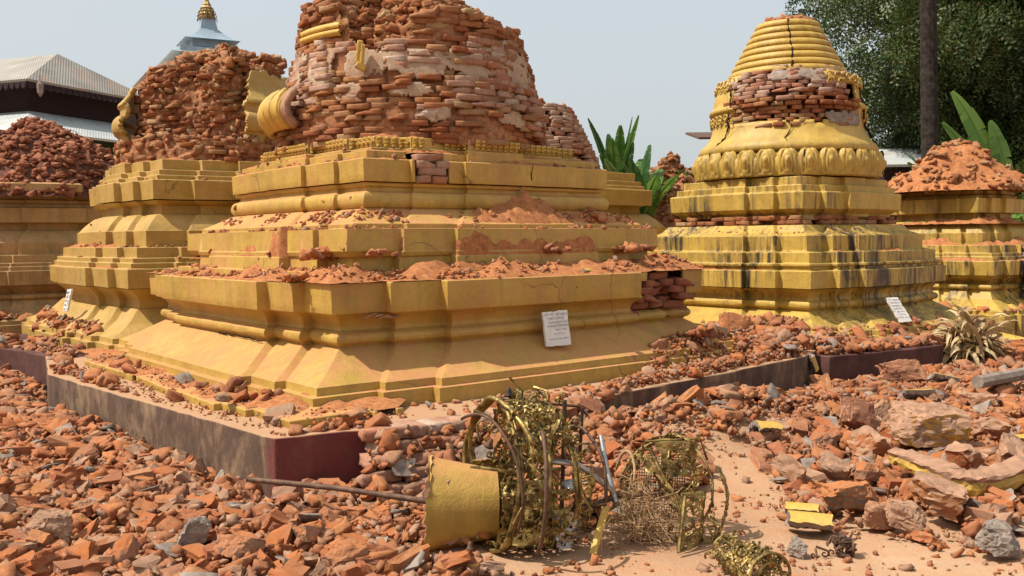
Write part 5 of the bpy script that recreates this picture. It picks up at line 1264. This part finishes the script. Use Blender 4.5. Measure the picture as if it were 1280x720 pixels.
bar('frame_bar', [at(794, 620, d=4.15), at(852, 612, d=4.2)], .006, 'rust'); bar('frame_bar', [at(806, 552, d=4.3), at(875, 548, d=4.35), at(884, 575, d=4.35)], .006, 'gilt'); bar('frame_bar', [at(848, 690, z=.03), at(856, 620, d=4.1)], .008, 'gilt'); bar('frame_bar', [at(812, 560, d=4.3), at(850, 640, d=4.15)], .009, 'gilt')
b = MB(); rr = random.Random(15)
for k in range(420):
    q = at(rr.gauss(800, 22), rr.gauss(640, 24), d=4.22+rr.gauss(0, .07)); q.z = max(q.z, .05); d = Vector((rr.gauss(.2, .5), rr.gauss(0, .5), rr.gauss(-.5, .5))).normalized(); L = rr.uniform(.05, .16); s = Vector((rr.gauss(0, 1), rr.gauss(0, 1), rr.gauss(0, 1)))*.03
    P = [q, q+d*L*.5+s, q+d*L+s*.3]; 
    for p in P: p.z = max(p.z, .04)
    b.tube(P, .0016, 3, caps=False)
b.build('straw_nest', M['straw'], H)
def panel4(name, A, B, C, D, bulge, mat, parent, cell=.06, sheet=True):
    """bent rectangle of pierced sheet metal: corners A B (top) and D C (bottom)"""
    st = .006; nu = max(4, int((B-A).length/st)); nv = max(4, int((D-A).length/st)); V = []; Fc = []; nn = (B-A).cross(D-A).normalized()
    if nn.y > 0: nn = -nn
    for i in range(nu+1):
        for j in range(nv+1):
            u, v = i/nu, j/nv; p = A.lerp(B, u).lerp(D.lerp(C, u), v); V.append(p+nn*(bulge*math.sin(PI*u)*(1-.3*v)+.010*fb(u*4, v*4, bulge*50, 3)))
    for i in range(nu):
        for j in range(nv):
            cu = (((i+.5)*st/cell) % 1-.5)*2; cv = (((j+.5)*st/cell) % 1-.5)*2; d = math.hypot(cu, cv); th = math.atan2(cv, cu)
            if 2 < i < nu-3 and 2 < j < nv-3 and (.30 < d < .8 and math.cos(th*6) > .1 or d > 1.25): continue
            if fb(i*.08, j*.08, bulge*90) > .5: continue
            q = i*(nv+1)+j; Fc.append((q, q+1, q+nv+2, q+nv+1))
    return solid(mk(name, V, Fc, M[mat], parent), .003)
panel4('crown_band', at(803, 556, d=4.22), at(856, 626, d=4.12), at(845, 634, d=4.12), at(794, 566, d=4.24), .03, 'gilt', H, .04)
panel4('crown_panel', at(850, 616, d=4.12), at(882, 612, d=4.24), at(878, 676, d=4.26), at(846, 692, d=4.02), .05, 'gilt', H, .055)
panel4('crown_panel', at(818, 552, d=4.24), at(872, 556, d=4.36), at(868, 600, d=4.36), at(838, 596, d=4.2), .04, 'gilt', H, .045)
panel4('crumpled_sheet', at(690, 640, d=4.02), at(722, 632, d=4.14), at(728, 676, d=4.14), at(696, 688, d=4.02), .05, 'steel', H, .09)
panel4('filigree_panel', at(648, 600, d=3.97), at(700, 596, d=4.02), at(690, 676, d=4.0), at(640, 682, d=3.93), .05, 'gilt', H, .085)
panel4('filigree_panel', at(655, 510, d=4.1), at(700, 520, d=4.15), at(690, 580, d=4.05), at(650, 572, d=4.0), .06, 'gilt', H, .07)
# third piece: narrow pierced sleeve
q0 = at(895, 692, z=.07); q1 = at(972, 712, z=.10)
H3 = thing('finial_sleeve', 'small pierced gilt sleeve with a ring end lying on the sand', 'finial', (q0.x, q0.y, .02), 'gilded metalwork fallen from the spires')
d = (q1-q0); yaw = math.atan2(d.y, d.x)-.25; mid = q0.lerp(q1, .5)
filigree('sleeve', mid, .048, d.length*1.0, 0, 2*PI, 12, 0, yaw, 1.0, .1, .05, r2=.082, parent=H3)
scrolls('scroll_ornament', mid, .062, 60, 0, 2*PI, 21, yaw, .09, .016, H3)
m = Euler((0, 0, yaw)).to_matrix()
for nm, rr_, off in (('end_ring', .086, .52), ('inner_ring', .05, .52), ('end_ring', .05, -.5)):
    b = MB(); b.tube([mid+m @ Vector((off*d.length, rr_*math.cos(2*PI*k/30), rr_*math.sin(2*PI*k/30))) for k in range(30)], .006, 6, True); b.build(nm, M['gilt'], H3, smooth=True)
b = MB()
for k in range(8): a = k*PI/4; b.tube([mid+m @ Vector((.52*d.length, .05*math.cos(a), .05*math.sin(a))), mid+m @ Vector((.52*d.length, .086*math.cos(a), .086*math.sin(a)))], .005, 5)
b.build('spokes', M['gilt'], H3)
q = at(1050, 682, z=.04); H4 = thing('finial_scrap', 'small twisted dark metal scrap with a disc on the sand', 'finial', (q.x, q.y, .02), 'gilded metalwork fallen from the spires')
scrolls('twisted_strips', q, .03, 26, 0, 2*PI, 31, .2, .035, .022, H4, 'rust')
b = MB(); b.tube([q+Vector((.045, -.01, 0)), q+Vector((.053, -.012, 0))], [.032, .034], 20); b.build('disc', M['rust'], H4)
b = MB(); b.tube([at(575, 716, z=.05), at(590, 700, z=.045), at(588, 690, z=.05)], .004, 5); 
# clay flower cup fallen by the crown
V, Fc = lathe((0, 0), [(.028, .03), (.03, .02), (.022, 0), (.026, -.012), (.024, .02)], n=14); q = at(590, 712, z=.05); tag(mk('gilt_cup', [tuple(q+Vector(v)) for v in V], Fc, M['gold_clean'], loc=q), 'tiny orange gold cup on the ground below the crown bell', 'cup')

# ---------------------------------------------------------------- rubble, dropped on everything built so far
allV = []; allF = []; b0 = 0
for o in STRUCT:
    loc = root_loc(o.parent)+o.location if o.parent else o.location
    me = o.data; co = np.empty(len(me.vertices)*3); me.vertices.foreach_get('co', co); co = co.reshape(-1, 3)+np.array(loc)
    allV += [tuple(p) for p in co]; allF += [tuple(i+b0 for i in p.vertices) for p in me.polygons]; b0 += len(co)
bvh = BVHTree.FromPolygons(allV, allF)
GX0, GX1, GY0, GY1, GS = -7.5, 8.5, 2.2, 14.5, .03
NX, NY = int((GX1-GX0)/GS), int((GY1-GY0)/GS); HM = np.zeros((NX, NY)); DN = Vector((0, 0, -1)); NZ = np.zeros((NX, NY))
for i in range(NX):
    for j in range(NY):
        h = bvh.ray_cast(Vector((GX0+i*GS, GY0+j*GS, 2.05)), DN)
        if h[0]: HM[i, j] = h[0].z; NZ[i, j] = h[1].z
        else: HM[i, j] = -1
H0 = HM.copy()
def project(p):
    Z = p[2]-CAMZ; Y = p[1]; yc = Y*math.cos(PITCH)-Z*math.sin(PITCH); zc = Y*math.sin(PITCH)+Z*math.cos(PITCH)
    a = F_PX*p[0]/yc; b_ = F_PX*zc/yc; c, s = math.cos(ROLL), math.sin(ROLL); return 640+a*c+b_*s, 360-(b_*c-a*s)
def inside(p, poly):
    x, y = p; c = False; n = len(poly); j = n-1
    for i in range(n):
        if (poly[i][1] > y) != (poly[j][1] > y) and x < (poly[j][0]-poly[i][0])*(y-poly[i][1])/(poly[j][1]-poly[i][1]+1e-9)+poly[i][0]: c = not c
        j = i
    return c
def W2(pts, z=.1): return [tuple(at(px, py, z=z)[:2]) for px, py in pts]
LEFT = W2([(-260, 430), (0, 440), (20, 470), (60, 500), (343, 628), (420, 632), (530, 640), (640, 690), (590, 740), (520, 830), (-300, 860), (-500, 600)], .05)
RIGHT = W2([(440, 560), (560, 535), (760, 505), (1010, 462), (1050, 465), (1180, 445), (1420, 440), (1500, 520), (1420, 640), (1280, 655), (1060, 645), (985, 620), (1000, 605), (940, 566), (885, 560), (870, 600), (760, 640), (690, 660), (540, 640), (440, 632), (350, 632)], .06)
EDGE = W2([(985, 610), (1060, 640), (1290, 650), (1290, 690), (1180, 668), (1050, 660), (980, 645)], .04)
PTOP = W2([(560, 532), (700, 505), (760, 484), (840, 452), (900, 425), (960, 410), (1000, 410), (1010, 450), (760, 496), (600, 530)], .38)
LTOP = W2([(50, 470), (130, 440), (340, 510), (520, 505), (460, 535), (343, 545)], .42)
GAP = [(.3, 7.6), (2.6, 7.9), (3.2, 8.9), (2.0, 9.8), (1.0, 8.6)]
LGAP = W2([(20, 440), (70, 400), (210, 385), (150, 425), (75, 450)], .38)
RTOP = W2([(1000, 442), (1040, 425), (1175, 405), (1180, 432), (1037, 446)], .35)
FARR = W2([(1175, 440), (1165, 385), (1300, 360), (1420, 440)], .2)
FARL = W2([(-60, 440), (-60, 360), (60, 352), (60, 395), (20, 438)], .2)
CORNER = [tuple(P1.w(q, 0)[:2]) for q in ((-1.0, 2.2), (-.9, 1.8), (-1.6, 1.7), (-2.3, 1.8), (-2.6, 2.6), (-1.6, 2.6))]
ZONES = [('LEFT', LEFT), ('RIGHT', RIGHT), ('EDGE', EDGE), ('PTOP', PTOP), ('LTOP', LTOP), ('GAP', GAP), ('LGAP', LGAP), ('RTOP', RTOP), ('FARR', FARR), ('FARL', FARL), ('CORNER', CORNER)]
def bbox(poly): xs = [p[0] for p in poly]; ys = [p[1] for p in poly]; return min(xs), max(xs), min(ys), max(ys)
def area(poly): return abs(sum(poly[i-1][0]*poly[i][1]-poly[i][0]*poly[i-1][1] for i in range(len(poly))))/2
def place(zone, poly, dens, variants, rr, size, tilt, sink=.35, grow=.8, zmax=9, jitter=0, clump=0, steep=.5):
    out = []; x0, x1, y0, y1 = bbox(poly); n = int(dens*(x1-x0)*(y1-y0))
    for _ in range(n):
        x = rr.uniform(x0, x1); y = rr.uniform(y0, y1)
        if not inside((x, y), poly): continue
        if clump and fb(x*2.2, y*2.2, clump, 2) < rr.uniform(-.5, .25): continue
        i = int((x-GX0)/GS); j = int((y-GY0)/GS)
        if not (2 < i < NX-3 and 2 < j < NY-3): continue
        k = rr.randrange(len(variants)); s = rr.uniform(*size); V = variants[k][0]; ext = V.max(0)-V.min(0)
        r = max(1, int(.5*ext[0]*s/GS*.7)); A = HM[i-r:i+r+1, j-r:j+r+1]; z = float(np.mean(A))
        if A.max()-A.min() > .17: continue
        if z < -.5 or z > zmax or H0[i, j] > zmax or abs(HM[i+1, j]-HM[i-1, j])+abs(HM[i, j+1]-HM[i, j-1]) > .12 and H0[i, j]-H0[i-1, j-1] > .1: continue
        th = ext[2]*s; gxs = (HM[min(i+r+1, NX-1), j]-HM[i-r, j])/((2*r+1)*GS); gys = (HM[i, min(j+r+1, NY-1)]-HM[i, j-r])/((2*r+1)*GS)
        rx = max(-.6, min(.6, math.atan(gys))); ry = -max(-.6, min(.6, math.atan(gxs)))
        rot = Euler((rx+rr.gauss(0, tilt), ry+rr.gauss(0, tilt), 0)).to_matrix() @ Euler((0, 0, rr.uniform(0, 2*PI))).to_matrix()
        if rr.random() < .12: rot = rot @ Euler((rr.choice((1.3, -1.3, .8)), 0, 0)).to_matrix()
        out.append([zone, k, (x, y, z+th*(.5-sink)), rot, (s*rr.uniform(.9, 1.1), s, s*rr.uniform(.85, 1.15)), th])
        A[:] = np.minimum(np.maximum(A, z+th*grow*rr.uniform(.5, 1)), H0[i-r:i+r+1, j-r:j+r+1]+CAP[zone])
    return out
rr = random.Random(77); CAP = dict(LEFT=.06, RIGHT=.075, EDGE=.04, PTOP=.05, LTOP=.03, GAP=.15, LGAP=.10, RTOP=.04, FARR=.10, FARL=.12, CORNER=.10, SAND=.02)
BK = []; CHP = []; FLK = []; GRY = []
SZ = dict(LTOP=.42, PTOP=.75)
for zone, poly, db, dc, lay, zm in (('LEFT', LEFT, 84, 260, 2, .5), ('RIGHT', RIGHT, 84, 300, 2, .36), ('EDGE', EDGE, 30, 180, 1, .5), ('PTOP', PTOP, 22, 620, 2, .60), ('LTOP', LTOP, 4, 320, 1, .45),
                                ('GAP', GAP, 60, 200, 2, .5), ('LGAP', LGAP, 50, 160, 2, .6), ('RTOP', RTOP, 30, 260, 1, .5), ('FARR', FARR, 60, 120, 2, .45), ('FARL', FARL, 60, 100, 2, .5), ('CORNER', CORNER, 8, 60, 1, .5)):
    for l_ in range(lay):
        CHP += place(zone, poly, dc*.5, CH, rr, (.2*SZ.get(zone, 1), .6*SZ.get(zone, 1)), .6, .45, .5, zm)
        BK += place(zone, poly, db*(1 if l_ == 0 else .8), BR, rr, (.48, 1.04), .20, .3, .75, zm, clump=3 if l_ else 0)
        GRY += place(zone, poly, db*.09, CH, rr, (.5, 1.2), .5, .3, .7, min(zm, .43) if zone == 'LTOP' else zm)
        FLK += place(zone, poly, db*.06, SL, rr, (.5, 1.0), .3, .2, .9, zm)
    CHP += place(zone, poly, dc, CH, rr, (.12*SZ.get(zone, 1), .45*SZ.get(zone, 1)), .9, .3, .5, zm)
# crumbs over sand, ledges and plinth tops
SAND = W2([(540, 800), (500, 650), (700, 640), (880, 560), (1000, 570), (1400, 640), (1500, 860)], .02)
CHP += place('SAND', SAND, 420, CH, rr, (.04, .26), .9, .4, .4, .3, clump=7); BK += place('SAND', SAND, 1.0, BR, rr, (.2, .55), .2, .3, .5, .3); CHP += place('SAND', SAND, 14, CH, rr, (.3, .6), .9, .4, .4, .3, clump=9)
MAINQ = [tuple(P1.w(q, 0)[:2]) for q in ((2.2, 2.2), (-2.2, 2.2), (-2.2, 1.0), (1.0, 1.0), (1.0, -2.2), (2.2, -2.2))]
def ledge(poly, n, size, rr, lo=1.05, hi=2.0, dense_=None):
    out = []; x0, x1, y0, y1 = bbox(poly)
    for _ in range(n):
        x = rr.uniform(x0, x1); y = rr.uniform(y0, y1); i = int((x-GX0)/GS); j = int((y-GY0)/GS)
        if not (1 < i < NX-2 and 1 < j < NY-2) or not inside((x, y), poly): continue
        z = HM[i, j]; flat = abs(HM[i+1, j]-HM[i-1, j])+abs(HM[i, j+1]-HM[i, j-1])
        if not lo < z < hi or flat > .06: continue
        if fb(x*2.6, y*2.6, 2, 3) < rr.uniform(-.35, .35): continue
        h = bvh.ray_cast(Vector((x, y, 2.05)), DN)
        if not h[0]: continue
        s = rr.uniform(*size)*rr.uniform(.5, 1); out.append(['ledge', rr.randrange(len(CH)), (x, y, h[0].z+.012*s), Euler((rr.gauss(0, .7), rr.gauss(0, .7), rr.uniform(0, 6))).to_matrix(), (s, s, s), .05*s])
    return out
LG = ledge(MAINQ, 26000, (.1, .55), rr)
LQ = [tuple(P3.w(q, 0)[:2]) for q in ((2, 2), (-2, 2), (-2, .9), (.9, .9), (.9, -2), (2, -2))]; LG3 = ledge(LQ, 7000, (.15, .6), rr, .9, 2.0)
RQ = [tuple(P2.w(q, 0)[:2]) for q in ((1.6, 1.6), (-1.6, 1.6), (-1.6, .8), (.8, .8), (.8, -1.6), (1.6, -1.6))]; LG2 = ledge(RQ, 2500, (.1, .4), rr, .8, 1.5)
def pl_of(L): return [(k, p, r, s) for (_, k, p, r, s, th) in L]
mass('ledge_crumbs', pl_of(LG), CH, M['brick'], S1); mass('ledge_crumbs', pl_of(LG3), CH, M['brick'], S3); mass('ledge_crumbs', pl_of(LG2), CH, M['brick_pale'], S2)
# brick clusters lying on the big ledges
def drop(q, z, s, k, rot): w = P1.w(q, z); return (k, w, rot, (s, s, s))
hb = [drop((2.05+rr.gauss(0, .05), 1.15+rr.gauss(0, .12)), .43+abs(rr.gauss(0, .03)), rr.uniform(.6, 1), rr.randrange(12), Euler((rr.gauss(0, .2), rr.gauss(0, .2), rr.uniform(0, 3)))) for _ in range(0)]
for (p, q, z, n, s0) in ((-1.35, 1.98, .60, 12, .6), (1.46, 1.15, 1.265, 20, .65), (1.70, 1.32, 1.12, 14, .5), (-.2, 1.58, 1.27, 8, .5), (-1.05, 1.56, 1.27, 16, .6), (1.45, .5, 1.27, 5, .5), (1.2, 1.58, 1.26, 7, .45), (.2, 1.33, 1.50, 6, .4), (-.9, 1.30, 1.50, 8, .5), (2.14, 1.55, .425, 7, .7), (2.16, 1.15, .425, 4, .8)):
    for _ in range(n): hb.append(drop((p+rr.gauss(0, .09), q+rr.gauss(0, .035)), z+min(.03, abs(rr.gauss(0, .014))), s0*rr.uniform(.5, 1.1), rr.randrange(12), Euler((rr.gauss(0, .5), rr.gauss(0, .5), rr.uniform(0, 3)))))
mass('brick_debris', hb, BR, M['brick'], S1)

# ------------------------------------------------ individuals: the ones that show largest; the rest is one mass each
LAB = {'LEFT': ('in the rubble field left of the streaked plinth', 'bricks strewn left of the plinth'), 'RIGHT': ('heaped in the rubble field right of the maroon plinth corner', 'bricks heaped right of the plinth corner'),
       'EDGE': ('at the rim of the right hand rubble where the sand begins', 'bricks along the edge of the sand'), 'SAND': ('lying alone on the open sand in the foreground', 'pieces alone on the sand'),
       'PTOP': ('on top of the plinth below the broken corner', 'bricks on top of the plinth'), 'LTOP': ('on the near ledge of the streaked plinth', 'bricks on the near plinth ledge'), 'GAP': ('spilling between the two big stupas', 'bricks between the stupas'),
       'LGAP': ('piled by the foot of the left stupa', 'bricks by the left stupa'), 'RTOP': ('on the maroon plinth at the right', 'bricks on the maroon plinth'), 'FARR': ('beyond the dry palm heap', 'bricks beyond the palm heap'),
       'FARL': ('shaded at the far left', 'bricks at the far left'), 'CORNER': ('fallen from the broken corner of the largest stupa', 'bricks at the broken corner')}
# leave room where the large single pieces and the crown lie
KEEP = [(at(px, py, z=.05), r_) for px, py, r_ in ((530, 680, .14), (560, 688, .16), (600, 685, .16), (650, 690, .2), (700, 680, .2), (760, 660, .14), (840, 680, .18), (870, 670, .12), (1012, 665, .14), (1003, 645, .1), (956, 556, .1), (1160, 560, .2), (1066, 640, .14), (1168, 645, .15), (1130, 652, .1), (62, 668, .11), (243, 682, .09), (1190, 620, .14), (1240, 622, .14), (1150, 603, .12), (1097, 655, .08), (930, 712, .12), (1250, 684, .1), (858, 545, .1))]
def clear(L, big=True): return [q for q in L if not any(abs(q[2][0]-k.x) < r_ and abs(q[2][1]-k.y) < r_ and math.hypot(q[2][0]-k.x, q[2][1]-k.y) < r_*(1 if big else .7) for k, r_ in KEEP)]
BK = clear(BK); GRY = clear(GRY); FLK = clear(FLK); CHP = clear(CHP, False)
HMtop = HM
def score(q, dim):
    p = q[2]; px, py = project(p)
    if not (-5 < px < 1285 and 300 < py < 725): return 0
    i = int((p[0]-GX0)/GS); j = int((p[1]-GY0)/GS)
    if p[2]+q[5]*.6 < HM[i, j]-.03: return 0        # buried
    return dim*q[4][0]*1200/p[1]
def var_meshes(variants, mat, base):
    out = []
    for V, Fc in variants:
        me = bpy.data.meshes.new(base); me.from_pydata([tuple(v) for v in V], [], [tuple(int(i) for i in f) for f in Fc]); me.materials.append(mat); out.append(me)
    return out
def split(L, variants, dims, nmax, mat, name, cat, what, restname, restlabel, flat=False):
    sc = sorted(range(len(L)), key=lambda i: -score(L[i], dims[L[i][1]])); pick = [i for i in sc[:nmax] if score(L[i], dims[L[i][1]]) > 0]; ps = set(pick); ms = var_meshes(variants, mat, name)
    for i in pick:
        z, k, p, r, s, th = L[i]; o = link(name, ms[k]); o.matrix_world = Matrix.Translation(p) @ (r.to_4x4()) @ Matrix.Diagonal((*s, 1)); tag(o, what+' '+LAB[z][0], cat, LAB[z][1].replace('bricks', cat+'s'))
    rest = [L[i] for i in range(len(L)) if i not in ps]
    o = mass(restname, pl_of(rest), variants, mat, loc=(0, 7, 0)); tag(o, restlabel, 'rubble', None, 'stuff')
split(BK, BR, [v[0][:, 0].max()-v[0][:, 0].min() for v in BR], 295, M['brick'], 'broken_brick', 'brick', 'broken brick', 'brick_rubble', 'mass of smaller and farther broken bricks covering the ground')
split(GRY, CH, [.1]*len(CH), 60, M['mortar'], 'mortar_chunk', 'mortar chunk', 'grey brown mortar chunk', 'mortar_rubble', 'smaller grey brown lumps of mortar mixed into the rubble')
split(FLK, SL, [.19]*len(SL), 40, M['cement'], 'plaster_flake', 'plaster flake', 'flat grey plaster flake', 'plaster_rubble', 'smaller grey plaster flakes mixed into the rubble')
a_ = [q for i, q in enumerate(CHP) if i % 5]; c_ = [q for i, q in enumerate(CHP) if not i % 5]
tag(mass('brick_crumbs', pl_of(a_), CH, M['brick'], loc=(0, 7, 0)), 'fine orange brick crumbs covering the ground and plinth tops', 'rubble', None, 'stuff')
tag(mass('mortar_crumbs', pl_of(c_), CH, M['mortar'], loc=(0, 7, 0)), 'fine pale mortar crumbs scattered through the rubble', 'rubble', None, 'stuff')
print('COUNTS', len(BK), len(GRY), len(FLK), len(CHP), len(LG))

for o in COL.objects:
    if o.parent and o.name.split('.')[0] in ('brick_debris', 'ledge_crumbs', 'top_rubble', 'top_chips', 'loose_chips', 'mound_bricks', 'mound_chips', 'cap_rubble', 'dust_drifts', 'straw_nest'): o['kind'] = 'stuff'
